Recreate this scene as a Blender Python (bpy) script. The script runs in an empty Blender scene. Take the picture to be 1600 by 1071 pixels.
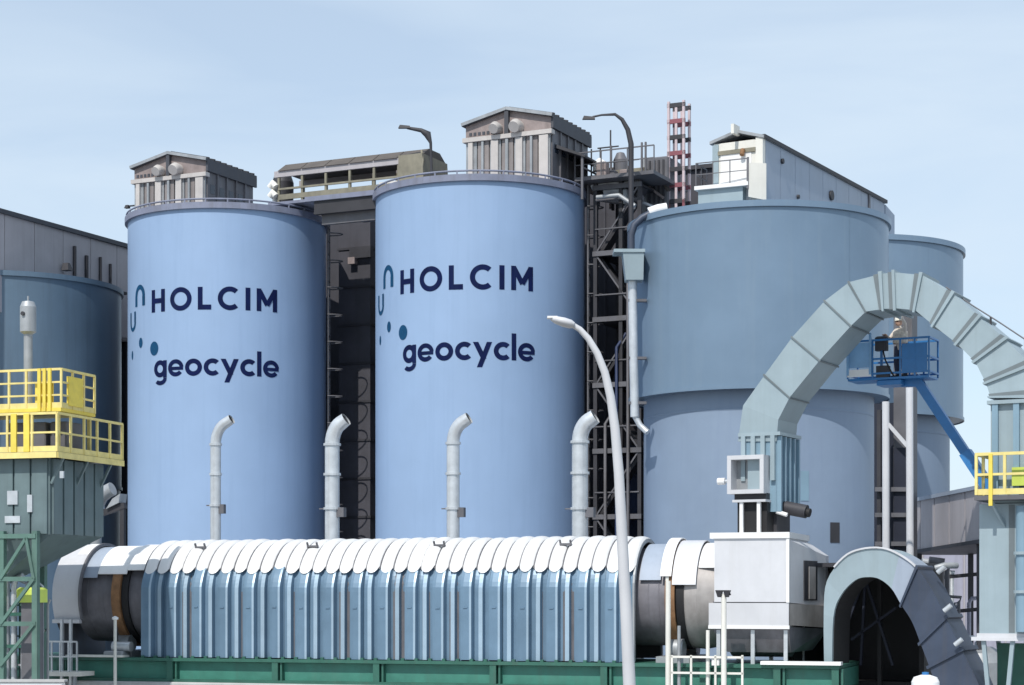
import bpy, math, random
from mathutils import Vector
random.seed(7)
R = math.radians
V = Vector
scene = bpy.context.scene
COL = scene.collection

# ------------------------------------------------------------------ camera, sky, sun, exposure
CAM_Z, F, HX, HY = 5.0, 3000.0, 800.0, 930.0     # eye height, focal length / principal column / horizon row (photo pixels, 1600 wide)
cd = bpy.data.cameras.new('camera'); cam = bpy.data.objects.new('camera', cd); COL.objects.link(cam)
cam.location = (0, 0, CAM_Z); cam.rotation_euler = (R(90), 0, 0)
cd.sensor_width = 36; cd.lens = F / 1600 * 36
cd.shift_y = (HY - 535.5) / 1600
cd.clip_end = 5000; cd.clip_start = 0.5
scene.camera = cam

SUN_EL, SUN_AZ = 50.0, 24.0                       # sun behind the viewer, to the left (degrees left of straight behind)
sx, sy, sz = -math.sin(R(SUN_AZ))*math.cos(R(SUN_EL)), -math.cos(R(SUN_AZ))*math.cos(R(SUN_EL)), math.sin(R(SUN_EL))
sd = bpy.data.lights.new('sun', 'SUN'); sd.energy = 3.2; sd.angle = R(0.55); sd.color = (1.0, 0.95, 0.88)
sun = bpy.data.objects.new('sun', sd); COL.objects.link(sun)
sun.rotation_euler = V((sx, sy, sz)).to_track_quat('Z', 'Y').to_euler()
sun.location = (-40, -40, 80)

w = bpy.data.worlds.new('World'); scene.world = w; w.use_nodes = True
nt = w.node_tree; nt.nodes.clear()
def wn(t, **k):
    n = nt.nodes.new(t)
    for a, b in k.items(): setattr(n, a, b)
    return n
sky = wn('ShaderNodeTexSky', sky_type='NISHITA', sun_disc=False)
sky.sun_elevation = R(SUN_EL); sky.sun_rotation = R(180 + SUN_AZ)
sky.air_density = 1.0; sky.dust_density = 0.4; sky.ozone_density = 2.0; sky.altitude = 0
tc = wn('ShaderNodeTexCoord'); mp = wn('ShaderNodeMapping'); mp.inputs['Scale'].default_value = (2.2, 2.2, 11.0); mp.inputs['Location'].default_value = (1.3, .2, .4)
mp.inputs['Rotation'].default_value = (0.05, 0.06, 0)
nz = wn('ShaderNodeTexNoise'); nz.inputs['Scale'].default_value = 1.6; nz.inputs['Detail'].default_value = 5; nz.inputs['Roughness'].default_value = 0.5; nz.inputs['Distortion'].default_value = 0.4
cr = wn('ShaderNodeValToRGB'); cr.color_ramp.elements[0].position = 0.30; cr.color_ramp.elements[1].position = 0.72
cr.color_ramp.elements[0].color = (.60,.60,.60,1); cr.color_ramp.elements[1].color = (1,1,1,1)
mlt = wn('ShaderNodeMath', operation='MULTIPLY'); mlt.inputs[1].default_value = 0.88
mx = wn('ShaderNodeMix', data_type='RGBA'); mx.inputs[7].default_value = (5.1, 6.0, 6.9, 1)   # thin high cloud
bg = wn('ShaderNodeBackground'); bg.inputs[1].default_value = 0.12
wo = wn('ShaderNodeOutputWorld')
L = nt.links.new
L(tc.outputs['Generated'], mp.inputs['Vector']); L(mp.outputs[0], nz.inputs['Vector']); L(nz.outputs[0], cr.inputs[0])
L(cr.outputs[0], mlt.inputs[0]); L(mlt.outputs[0], mx.inputs[0]); L(sky.outputs[0], mx.inputs[6]); L(mx.outputs[2], bg.inputs[0]); L(bg.outputs[0], wo.inputs[0])

vs = scene.view_settings
vs.view_transform = 'Standard'; vs.look = 'None'; vs.gamma = 1; vs.use_curve_mapping = False; vs.exposure = 0.24
scene.render.engine = 'CYCLES'

# ------------------------------------------------------------------ materials
def mat(name, col, rough=0.55, metal=0.0, var=0.10, scale=1.2, streak=0.0, streak_col=(0.10, 0.085, 0.07), bump=0.0, spec=0.5, jit=0.06):
    m = bpy.data.materials.new(name); m.use_nodes = True
    t = m.node_tree; b = t.nodes['Principled BSDF']; l = t.links.new
    geo = t.nodes.new('ShaderNodeNewGeometry')
    n1 = t.nodes.new('ShaderNodeTexNoise'); n1.inputs['Scale'].default_value = scale; n1.inputs['Detail'].default_value = 5; n1.inputs['Roughness'].default_value = 0.6
    l(geo.outputs['Position'], n1.inputs['Vector'])
    r1 = t.nodes.new('ShaderNodeMapRange'); r1.inputs[1].default_value = 0.3; r1.inputs[2].default_value = 0.7
    r1.inputs[3].default_value = 1 - var; r1.inputs[4].default_value = 1 + var
    l(n1.outputs[0], r1.inputs[0])
    oi = t.nodes.new('ShaderNodeObjectInfo')
    r2 = t.nodes.new('ShaderNodeMapRange'); r2.inputs[3].default_value = 1 - jit; r2.inputs[4].default_value = 1 + jit
    l(oi.outputs['Random'], r2.inputs[0])
    mu = t.nodes.new('ShaderNodeMath'); mu.operation = 'MULTIPLY'; l(r1.outputs[0], mu.inputs[0]); l(r2.outputs[0], mu.inputs[1])
    vm = t.nodes.new('ShaderNodeVectorMath'); vm.operation = 'SCALE'; vm.inputs[0].default_value = col; l(mu.outputs[0], vm.inputs['Scale'])
    out = vm.outputs[0]
    if streak > 0:
        mp = t.nodes.new('ShaderNodeMapping'); mp.inputs['Scale'].default_value = (3.2, 3.2, 0.16); l(geo.outputs['Position'], mp.inputs['Vector'])
        n2 = t.nodes.new('ShaderNodeTexNoise'); n2.inputs['Scale'].default_value = 1.0; n2.inputs['Detail'].default_value = 6; n2.inputs['Roughness'].default_value = 0.65
        l(mp.outputs[0], n2.inputs['Vector'])
        rr = t.nodes.new('ShaderNodeMapRange'); rr.inputs[1].default_value = 0.5; rr.inputs[2].default_value = 0.78; rr.inputs[3].default_value = 0; rr.inputs[4].default_value = streak
        l(n2.outputs[0], rr.inputs[0])
        mi = t.nodes.new('ShaderNodeMix'); mi.data_type = 'RGBA'; l(rr.outputs[0], mi.inputs[0]); l(out, mi.inputs[6]); mi.inputs[7].default_value = (*streak_col, 1)
        out = mi.outputs[2]
    l(out, b.inputs['Base Color'])
    rg = t.nodes.new('ShaderNodeMapRange'); rg.inputs[3].default_value = max(0.05, rough - 0.1); rg.inputs[4].default_value = min(1, rough + 0.1)
    l(n1.outputs[0], rg.inputs[0]); l(rg.outputs[0], b.inputs['Roughness'])
    b.inputs['Metallic'].default_value = metal; b.inputs['Specular IOR Level'].default_value = spec
    if bump > 0:
        bp = t.nodes.new('ShaderNodeBump'); bp.inputs['Strength'].default_value = 0.6; bp.inputs['Distance'].default_value = bump
        n3 = t.nodes.new('ShaderNodeTexNoise'); n3.inputs['Scale'].default_value = scale*3; n3.inputs['Detail'].default_value = 3
        l(geo.outputs['Position'], n3.inputs['Vector']); l(n3.outputs[0], bp.inputs['Height']); l(bp.outputs[0], b.inputs['Normal'])
    return m

M = {}
def DM(k, *a, **kw): M[k] = mat(k, *a, **kw)
DM('silo_paint', (0.275, 0.392, 0.58), 0.46, var=0.05, scale=0.3, streak=0.30, streak_col=(0.20, 0.30, 0.47), jit=0.0)
DM('steel_silo', (0.18, 0.26, 0.355), 0.34, metal=0.25, var=0.06, scale=0.5, streak=0.25, streak_col=(0.25, 0.32, 0.38), jit=0.02)
DM('steel_silo_low', (0.225, 0.295, 0.40), 0.5, var=0.06, scale=0.5, streak=0.3, streak_col=(0.18, 0.24, 0.36), jit=0.02)
DM('slate_silo', (0.10, 0.155, 0.215), 0.4, metal=0.1, var=0.08, scale=0.5, streak=0.3, streak_col=(0.05, 0.06, 0.08))
DM('rim_grey', (0.20, 0.22, 0.30), 0.6, var=0.15, streak=0.4)
DM('navy', (0.003, 0.009, 0.055), 0.8, var=0.25, scale=1.5, spec=0.15, jit=0.0, streak=0.12, streak_col=(0.06,0.10,0.2))
DM('teal_navy', (0.008, 0.06, 0.14), 0.8, var=0.2, scale=1.5, spec=0.15, jit=0.0)
DM('white', (0.80, 0.80, 0.80), 0.5, var=0.04, streak=0.10, streak_col=(0.5, 0.48, 0.45))
DM('offwhite', (0.58, 0.59, 0.62), 0.5, var=0.06, streak=0.22, streak_col=(0.36, 0.35, 0.33))
DM('roof_sheet', (0.70, 0.70, 0.70), 0.38, var=0.04, scale=2, jit=0.04)
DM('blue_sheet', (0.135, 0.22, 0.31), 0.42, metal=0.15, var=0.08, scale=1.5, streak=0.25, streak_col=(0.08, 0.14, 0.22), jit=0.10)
DM('blue_sheet_highlight', (0.31, 0.42, 0.52), 0.38, metal=0.15, var=0.08, scale=1.5, jit=0.08)  # paler copy of the sheet colour, paints highlights onto the corrugation
DM('galv', (0.56, 0.59, 0.62), 0.35, metal=0.4, var=0.12, scale=3)
DM('galv_dull', (0.34, 0.36, 0.38), 0.5, metal=0.3, var=0.15, scale=2, streak=0.3)
DM('drum', (0.17, 0.165, 0.185), 0.5, metal=0.2, var=0.25, scale=1.5, streak=0.4, streak_col=(0.07, 0.06, 0.06))
DM('drum_pale', (0.36, 0.34, 0.33), 0.5, metal=0.15, var=0.2, scale=1.5, streak=0.3)
DM('rust', (0.23, 0.12, 0.055), 0.75, var=0.3, scale=4)
DM('black', (0.012, 0.012, 0.014), 0.7, var=0.2)
DM('dark_steel', (0.035, 0.035, 0.042), 0.6, var=0.2, jit=0.15)
DM('mid_steel', (0.13, 0.13, 0.145), 0.55, metal=0.1, var=0.2, streak=0.4, jit=0.12)
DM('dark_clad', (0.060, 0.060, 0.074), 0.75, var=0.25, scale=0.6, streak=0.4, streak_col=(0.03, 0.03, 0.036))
DM('green', (0.045, 0.195, 0.15), 0.5, var=0.15, scale=2, streak=0.35, streak_col=(0.08, 0.11, 0.09))
DM('green_dark', (0.03, 0.12, 0.09), 0.5, var=0.15, scale=2, streak=0.3)
DM('yellow', (0.75, 0.63, 0.24), 0.5, var=0.12, scale=4, streak=0.25, streak_col=(0.35, 0.28, 0.12))
DM('yellow_vivid', (0.80, 0.63, 0.10), 0.5, var=0.1, scale=4)
DM('lime', (0.55, 0.66, 0.12), 0.5, var=0.12)
DM('duct', (0.305, 0.385, 0.425), 0.45, metal=0.1, var=0.06, scale=1.2, streak=0.35, streak_col=(0.23, 0.28, 0.29), jit=0.05)
DM('duct_blue', (0.22, 0.34, 0.43), 0.45, metal=0.1, var=0.06, scale=1.2, streak=0.2, jit=0.05)
DM('duct_flange', (0.15, 0.18, 0.195), 0.5, var=0.1)
DM('filter', (0.12, 0.17, 0.18), 0.5, var=0.12, scale=1.5, streak=0.4, streak_col=(0.07, 0.09, 0.10), jit=0.08)
DM('pent_panel', (0.25, 0.225, 0.22), 0.5, metal=0.1, var=0.12, scale=2, streak=0.4, streak_col=(0.17, 0.14, 0.13), jit=0.12)
DM('pent_rib', (0.52, 0.49, 0.47), 0.45, var=0.08, scale=2, streak=0.2)
DM('pent_roof', (0.055, 0.06, 0.075), 0.6, var=0.2, streak=0.2)
DM('pent_gable', (0.26, 0.215, 0.21), 0.6, var=0.2, scale=3, streak=0.3)
DM('taupe', (0.40, 0.38, 0.40), 0.6, var=0.08, scale=0.8, streak=0.3, streak_col=(0.24, 0.22, 0.22), jit=0.03)
DM('gallery_blue', (0.33, 0.385, 0.47), 0.55, var=0.06, scale=0.8, streak=0.3, streak_col=(0.20, 0.24, 0.30), jit=0.03)
DM('cream', (0.72, 0.71, 0.66), 0.5, var=0.06, streak=0.2, streak_col=(0.4, 0.4, 0.35))
DM('olive', (0.22, 0.205, 0.155), 0.6, var=0.2, scale=2, streak=0.3)
DM('brown_roof', (0.10, 0.085, 0.075), 0.65, var=0.2, streak=0.3)
DM('mast_pale', (0.56, 0.46, 0.48), 0.5)
DM('blue_screen', (0.018, 0.032, 0.085), 0.6, var=0.4, scale=1.2)
DM('red_band', (0.24, 0.08, 0.10), 0.5, var=0.15)
DM('lift_blue', (0.03, 0.17, 0.42), 0.4, var=0.1, scale=3)
DM('lift_pale', (0.22, 0.40, 0.62), 0.4, var=0.1, scale=3)
DM('rubber', (0.02, 0.02, 0.02), 0.8)
DM('concrete', (0.42, 0.42, 0.42), 0.85, var=0.12, scale=1.5, streak=0.3, streak_col=(0.25, 0.25, 0.25), bump=0.01)
DM('grey_wall', (0.36, 0.36, 0.44), 0.75, var=0.08, scale=0.8, streak=0.4, streak_col=(0.17, 0.16, 0.2))
DM('glass_dark', (0.03, 0.04, 0.06), 0.12)
DM('ground', (0.20, 0.19, 0.175), 0.95, var=0.25, scale=0.15, bump=0.02)
DM('skin', (0.50, 0.32, 0.24), 0.6, var=0.05)
DM('workwear', (0.62, 0.56, 0.50), 0.8, var=0.15, scale=9)
DM('trousers', (0.05, 0.06, 0.10), 0.85, var=0.1)
DM('helmet', (0.80, 0.78, 0.70), 0.35)
DM('hi_vis', (0.70, 0.62, 0.52), 0.8, var=0.3, scale=12)
DM('green_grey', (0.10, 0.19, 0.16), 0.55, var=0.15, scale=2, streak=0.35)
DM('dark_navy', (0.010, 0.014, 0.030), 0.6, var=0.2)
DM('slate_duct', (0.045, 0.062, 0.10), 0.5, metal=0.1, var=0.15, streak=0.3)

# ------------------------------------------------------------------ frames and mesh builder
class Frame:
    def __init__(s, ox, oy, deg): s.o = V((ox, oy, 0)); s.rz = R(deg); s.c = math.cos(s.rz); s.s = math.sin(s.rz)
    def world(s, x, y, z=0): return V((s.o.x + s.c*x - s.s*y, s.o.y + s.s*x + s.c*y, z))
    def inv(s, p):
        a, b = p[0]-s.o.x, p[1]-s.o.y
        return V((s.c*a + s.s*b, -s.s*a + s.c*b, p[2]))
    def pix(s, px, py, y):                        # photo pixel -> point of this frame on its vertical plane local y
        lo = s.inv((0, 0, CAM_Z)); dx, dz = (px-HX)/F, (HY-py)/F
        ld = V((s.c*dx + s.s, -s.s*dx + s.c, dz)); t = (y-lo.y)/ld.y
        return lo + ld*t
    def dep(s, px, py, Y): return s.inv(((px-HX)/F*Y, Y, CAM_Z + (HY-py)/F*Y))
OFF = {}
def thing(name, label, cat, fr, base, group=None):
    e = bpy.data.objects.new(name, None); COL.objects.link(e); e.empty_display_size = 0.3
    base = V(base); e.location = fr.world(*base); e.rotation_euler = (0, 0, fr.rz)
    e['label'] = label; e['category'] = cat
    if group: e['group'] = group
    OFF[e.name] = base
    return e

class MB:
    def __init__(s): s.v = []; s.f = []; s.sm = []; s.mi = []; s.cur = 0
    def add(s, vs, fs, sm=False):
        n = len(s.v); s.v += [V(p) for p in vs]; s.f += [tuple(i+n for i in f) for f in fs]; s.sm += [sm]*len(fs); s.mi += [s.cur]*len(fs); return s
    def hexa(s, p):                               # 4 bottom (ccw from above), 4 top
        return s.add(p, [(3,2,1,0), (4,5,6,7), (0,1,5,4), (1,2,6,5), (2,3,7,6), (3,0,4,7)])
    def box(s, x0, x1, y0, y1, z0, z1):
        return s.hexa([(x0,y0,z0),(x1,y0,z0),(x1,y1,z0),(x0,y1,z0),(x0,y0,z1),(x1,y0,z1),(x1,y1,z1),(x0,y1,z1)])
    def bbox(s, x0, x1, y0, y1, z0, z1, b=0.03):  # box with chamfered vertical and top edges
        p = [(x0+b,y0),(x1-b,y0),(x1,y0+b),(x1,y1-b),(x1-b,y1),(x0+b,y1),(x0,y1-b),(x0,y0+b)]
        q = [(x0+2*b,y0+b),(x1-2*b,y0+b),(x1-b,y0+2*b),(x1-b,y1-2*b),(x1-2*b,y1-b),(x0+2*b,y1-b),(x0+b,y1-2*b),(x0+b,y0+2*b)]
        vs = [(a,c,z0) for a,c in p] + [(a,c,z1-b) for a,c in p] + [(a,c,z1) for a,c in q]
        fs = [tuple(reversed(range(8))), tuple(range(16,24))]
        for k in range(2): fs += [(k*8+i, k*8+(i+1)%8, k*8+8+(i+1)%8, k*8+8+i) for i in range(8)]
        return s.add(vs, fs)
    def bar(s, p, q, w, h=None, up=(0,0,1)):
        p, q = V(p), V(q); h = h or w; d = (q-p).normalized(); u = V(up)
        if abs(d.dot(u)) > 0.98: u = V((0,1,0))
        a = d.cross(u).normalized()*w/2; b = a.cross(d).normalized()*h/2
        return s.hexa([p-a-b, p+a-b, q+a-b, q-a-b, p-a+b, p+a+b, q+a+b, q-a+b])
    def tube(s, pts, r, n=10, cap=True):
        pts = [V(p) for p in pts]; rs = r if isinstance(r, (list, tuple)) else [r]*len(pts)
        T = []
        for i in range(len(pts)):
            a = pts[max(0,i-1)]; b = pts[min(len(pts)-1,i+1)]; T.append((b-a).normalized())
        u = T[0].cross(V((0,0,1)))
        if u.length < 0.05: u = T[0].cross(V((0,1,0)))
        u.normalize(); vs = []
        for i, p in enumerate(pts):
            u = (u - T[i]*u.dot(T[i])).normalized(); w2 = T[i].cross(u)
            vs += [p + (u*math.cos(2*math.pi*k/n) + w2*math.sin(2*math.pi*k/n))*rs[i] for k in range(n)]
        fs = [(i*n+k, i*n+(k+1)%n, (i+1)*n+(k+1)%n, (i+1)*n+k) for i in range(len(pts)-1) for k in range(n)]
        s.add(vs, fs, True)
        if cap:
            s.add(vs[:n], [tuple(reversed(range(n)))]); s.add(vs[-n:], [tuple(range(n))])
        return s
    def lathe(s, cx, cy, prof, n=64, sm=True, a0=0.0, a1=360.0):
        full = abs(a1-a0-360) < 1e-6; m = n if full else n+1
        for (r0,z0),(r1,z1) in zip(prof[:-1], prof[1:]):
            vs = []
            for rr, zz in ((r0,z0),(r1,z1)):
                for k in range(m):
                    a = R(a0 + (a1-a0)*k/n); vs.append((cx+rr*math.cos(a), cy+rr*math.sin(a), zz))
            fs = [(k, (k+1) % m, m+(k+1) % m, m+k) for k in range(n)]
            s.add(vs, fs, sm)
        return s
    def xlathe(s, cz, prof, n=48, a0=0.0, a1=360.0):   # about the local x axis at y=0, height cz; prof = (x, r); angle 0 = front (-y), 90 = top
        full = abs(a1-a0-360) < 1e-6; m = n if full else n+1
        for (x0,r0),(x1,r1) in zip(prof[:-1], prof[1:]):
            vs = []
            for xx, rr in ((x0,r0),(x1,r1)):
                for k in range(m):
                    a = R(a0+(a1-a0)*k/n); vs.append((xx, -rr*math.cos(a), cz+rr*math.sin(a)))
            s.add(vs, [(k, m+k, m+(k+1) % m, (k+1) % m) for k in range(n)], True)
        return s
    def prism(s, poly, y0, y1):                  # poly in x,z (any order) pushed from y0 to y1
        n = len(poly); ar = sum(poly[i][0]*poly[(i+1)%n][1]-poly[(i+1)%n][0]*poly[i][1] for i in range(n))
        if ar < 0: poly = poly[::-1]
        vs = [(x,y0,z) for x,z in poly] + [(x,y1,z) for x,z in poly]
        return s.add(vs, [tuple(range(n)), tuple(range(2*n-1, n-1, -1))] + [(i, n+i, n+(i+1)%n, (i+1)%n) for i in range(n)])
    def mesh(s, off, mats):
        me = bpy.data.meshes.new('m'); me.from_pydata([p-off for p in s.v], [], s.f); 
        me.polygons.foreach_set('use_smooth', s.sm); me.polygons.foreach_set('material_index', s.mi)
        for m in (mats if isinstance(mats, (list, tuple)) else [mats]): me.materials.append(M[m])
        me.update(); return me
    def build(s, name, mats, parent, label=None, kind=None):
        off = OFF[parent.name]
        me = s.mesh(off, mats); me.name = name
        o = bpy.data.objects.new(name, me); COL.objects.link(o); o.parent = parent; OFF[o.name] = off
        if label: o['label'] = label
        if kind: o['kind'] = kind
        return o
    def single(s, name, mats, label, cat, fr, base, group=None, kind=None):
        base = V(base); me = s.mesh(base, mats); me.name = name
        o = bpy.data.objects.new(name, me); COL.objects.link(o); o.location = fr.world(*base); o.rotation_euler = (0, 0, fr.rz)
        OFF[o.name] = base
        if kind: o['kind'] = kind
        if label: o['label'] = label
        if cat: o['category'] = cat
        if group: o['group'] = group
        return o
def share(src, parent, dx, name=None, mat_override=None):
    c = src.copy(); COL.objects.link(c); c.parent = parent; c.location = V(src.location) + V(dx); OFF[c.name] = OFF[parent.name]
    return c
def railing(parent, pts, h=1.1, m='yellow', step=1.0, r=0.035, toe=True, mids=1):
    for a, b in zip(pts[:-1], pts[1:]):
        a, b = V(a), V(b); n = max(1, round((b-a).length/step))
        for i in range(n+1):
            if i == 0 and (a - V(pts[0])).length > 1e-6: continue
            p = a.lerp(b, i/n); MB().bar(p, p+V((0,0,h)), r*2).build('post', m, parent)
        u = V((0,0,1))
        MB().bar(a+u*h, b+u*h, r*2.2).build('top_rail', m, parent)
        for k in range(mids): MB().bar(a+u*h*(k+1)/(mids+1), b+u*h*(k+1)/(mids+1), r*1.7).build('mid_rail', m, parent)
        if toe: MB().bar(a+u*0.08, b+u*0.08, 0.02, 0.16).build('toe_board', m, parent)
W0 = Frame(0, 0, 0)
FR = Frame(-1.17, 80.0, -25.4)      # row of the silos (local x along the row, -y to the viewer)
FK = Frame(4.12, 57.66, -18.0)      # kiln
_o = FK.world(3.8, -0.3); FD = Frame(_o.x, _o.y, -28.0)     # bent duct
FL = Frame(-13.05, 55.0, -17.0)     # filter on the left

# ------------------------------------------------------------------ ground
MB().add([(-1500,-300,0),(1500,-300,0),(1500,3000,0),(-1500,3000,0)], [(0,1,2,3)]).single('ground', 'ground', None, None, W0, (0,0,0), kind='structure')
MB().box(-34, 40, 40, 120, 0.0, 0.05).single('concrete_yard', 'concrete', None, None, W0, (0,0,0), kind='structure')

# ------------------------------------------------------------------ lettering
def wrap(rad, u, v, o): a = u/rad; return ((rad+o)*math.sin(a), -(rad+o)*math.cos(a), v)
class Glyph:
    def __init__(s): s.p = []       # list of quads strips [(left),(right)] rows
    def line(s, x0, y0, x1, y1, t, n=6, horiz_cut=False):
        d = math.hypot(x1-x0, y1-y0); nx, ny = -(y1-y0)/d*t/2, (x1-x0)/d*t/2
        if horiz_cut: nx, ny = math.copysign(t/2*d/abs(y1-y0), -1), 0
        s.p.append([((x0+(x1-x0)*k/n+nx, y0+(y1-y0)*k/n+ny), (x0+(x1-x0)*k/n-nx, y0+(y1-y0)*k/n-ny)) for k in range(n+1)]); return s
    def arc(s, cx, cy, rx, ry, a0, a1, t, n=28):
        row = []
        for k in range(n+1):
            a = R(a0+(a1-a0)*k/n); c, q = math.cos(a), math.sin(a)
            row.append(((cx+(rx)*c, cy+(ry)*q), (cx+(rx-t)*c, cy+(ry-t)*q)))
        s.p.append(row); return s
T1 = 0.215
def G(ch):
    g = Glyph(); t = T1
    if ch == 'H': g.line(t/2,0,t/2,1,t); g.line(.8-t/2,0,.8-t/2,1,t); g.line(t,.5,.8-t,.5,t); return g, .8
    if ch == 'O': g.arc(.53,.5,.53,.52,0,360,t,44); return g, 1.06
    if ch == 'L': g.line(t/2,0,t/2,1,t); g.line(t,t/2,.6,t/2,t); return g, .6
    if ch == 'C': g.arc(.53,.5,.53,.52,48,312,t,36); return g, .93
    if ch == 'I': g.line(t/2,0,t/2,1,t); return g, t
    if ch == 'M':
        g.line(t/2,0,t/2,1,t); g.line(.98-t/2,0,.98-t/2,1,t); g.line(t*.62,.9,.49,.28,t*1.0); g.line(.98-t*.62,.9,.49,.28,t*1.0); return g, .98
    t = 0.275
    if ch == 'o': g.arc(.54,.5,.54,.52,0,360,t,40); return g, 1.08
    if ch == 'c': g.arc(.54,.5,.54,.52,46,314,t,34); return g, .93
    if ch == 'e': g.arc(.54,.5,.54,.52,8,322,t*.92,36); g.line(t*.8,.47,1.05,.47,t*.72); return g, 1.07
    if ch == 'g': g.arc(.50,.5,.50,.52,0,360,t,40); g.line(1.0-t/2+.02,-.05,1.0-t/2+.02,1,t); g.arc(.52,-.07,.50,.42,0,-140,t*.9,20); return g, 1.02
    if ch == 'y': g.line(.14,1,.60,.06,t,6,True); g.line(.92,1,.36,-.42,t,8,True); return g, 1.06
    if ch == 'l': g.line(t/2,0,t/2,1.52,t); return g, t
    return g, 0.3
def glyph_obj(parent, g, rad, u0, v0, sc, m, name):
    mb = MB()
    for i, row in enumerate(g.p):
        vs = []; o = 0.012 + 0.003*i
        for a, b in row: vs += [wrap(rad, u0+a[0]*sc, v0+a[1]*sc, o), wrap(rad, u0+b[0]*sc, v0+b[1]*sc, o)]
        n = len(row); fs = []
        for k in range(n-1):
            f = (2*k, 2*k+1, 2*k+3, 2*k+2)
            fs.append(f)
        # face outwards
        c = V(vs[fs[0][0]]); nrm = (V(vs[fs[0][1]])-c).cross(V(vs[fs[0][2]])-c)
        if nrm.dot(V((c.x, c.y, 0))) < 0: fs = [f[::-1] for f in fs]
        mb.add(vs, fs)
    return mb.build(name, m, parent)
def text(parent, word, rad, a_left, a_right, v0, sc, m):
    gs = [G(c) for c in word]; total = R(a_right-a_left)*rad; gap = (total/sc - sum(x[1] for x in gs))/(len(gs)-1)
    u = R(a_left)*rad
    for g, wd in gs:
        glyph_obj(parent, g, rad, u, v0, sc, m, 'letter'); u += (wd+gap)*sc

# ------------------------------------------------------------------ silos
def silo_frame(x, y):
    p = FR.world(x, y); d = math.hypot(p.x, p.y); return Frame(p.x, p.y, math.degrees(math.asin(-p.x/d)))
def caged_ladder(parent, rad, ang, z0, z1, m='mid_steel'):
    a = R(ang); o = V((math.sin(a), -math.cos(a), 0)); t = V((math.cos(a), math.sin(a), 0))
    for s in (-1, 1): MB().bar(o*(rad+.18)+t*.24*s+V((0,0,z0)), o*(rad+.18)+t*.24*s+V((0,0,z1)), .06).build('ladder_rail', m, parent)
    n = int((z1-z0)/.6); first = None
    for i in range(n):
        z = z0+.3+i*.6
        if first is None: first = MB().bar(o*(rad+.18)-t*.24+V((0,0,z)), o*(rad+.18)+t*.24+V((0,0,z)), .05).build('rung', m, parent)
        else: share(first, parent, (0,0,i*.6))
    hoop = None; k = 0; z = z0+2.4
    while z < z1:
        if hoop is None:
            hoop = MB().tube([o*(rad+.18+.62*math.sin(R(q)))+t*.36*math.cos(R(q))+V((0,0,z)) for q in range(0,181,20)], .03, 5).build('cage_hoop', m, parent)
        else: share(hoop, parent, (0,0,k*1.2))
        z += 1.2; k += 1
def blue_silo(x, label, ladders):
    fr = silo_frame(x, 0); rad, H = 4.36, 21.45
    t = thing('cement_silo', label, 'silo', fr, (0,0,0), 'lettered light blue silos')
    MB().lathe(0,0,[(rad,0),(rad,H)],120).build('shell', 'silo_paint', t)
    MB().lathe(0,0,[(rad,0),(rad+.06,0),(rad+.06,.5),(rad,.5)],96).build('base_ring', 'concrete', t)
    MB().lathe(0,0,[(rad-.02,H-.12),(rad+.13,H-.12),(rad+.13,H+.14),(rad-.1,H+.14)],96,False).build('rim_ring', 'rim_grey', t)
    MB().lathe(0,0,[(rad+.02,H+.12),(0.01,H+.35)],96,False).build('roof', 'rim_grey', t)
    # low kerb rail running round the roof edge
    MB().tube([((rad+.05)*math.sin(R(q)), -(rad+.05)*math.cos(R(q)), H+.28) for q in range(-180,181,6)], .04, 6).build('edge_rail', 'rim_grey', t)
    p0 = None
    for i in range(30):
        q = R(-180+i*12); MB().bar(((rad+.05)*math.sin(q), -(rad+.05)*math.cos(q), H+.1), ((rad+.05)*math.sin(q), -(rad+.05)*math.cos(q), H+.28), .06).build('edge_post', 'rim_grey', t)
    text(t, 'HOLCIM', rad, -47.2, 28.6, 17.06, .96, 'navy')
    text(t, 'geocycle', rad, -45.2, 29.8, 14.28, .70, 'navy')
    def at(a): return R(a)*rad
    g = Glyph(); g.arc(.42,.44,.42,.50,0,180,.2,22); g.line(.10,.02,.10,.44,.2); g.line(.74,.02,.74,.44,.2)
    glyph_obj(t, g, rad, at(-64.4), 17.42, 1.0, 'teal_navy', 'emblem_arch')
    g = Glyph(); g.arc(.35,.38,.35,.38,180,360,.16,22); g.line(.08,.38,.08,.84,.16); g.line(.62,.38,.62,.84,.16)
    glyph_obj(t, g, rad, at(-73.0), 16.42, 1.0, 'teal_navy', 'emblem_cup')
    for (a, z, rx, rz) in ((-57.8, 15.85, .15, .22), (-45.2, 15.52, .25, .30), (-69.3, 15.40, .10, .19)):
        g = Glyph(); g.arc(0,0,rx,rz,0,360,min(rx,rz)-.002,28); glyph_obj(t, g, rad, at(a), z, 1.0, 'teal_navy', 'emblem_dot')
    for a in ladders: caged_ladder(t, rad, a, 0.6, H+.5)
    return t, fr
s1, fs1 = blue_silo(-12.72, 'light blue lettered silo standing beside the dark slate silo', (78,))
s2, fs2 = blue_silo(-0.17, 'light blue lettered silo standing next to the grey steel silo with wider drum', (80,))

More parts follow.
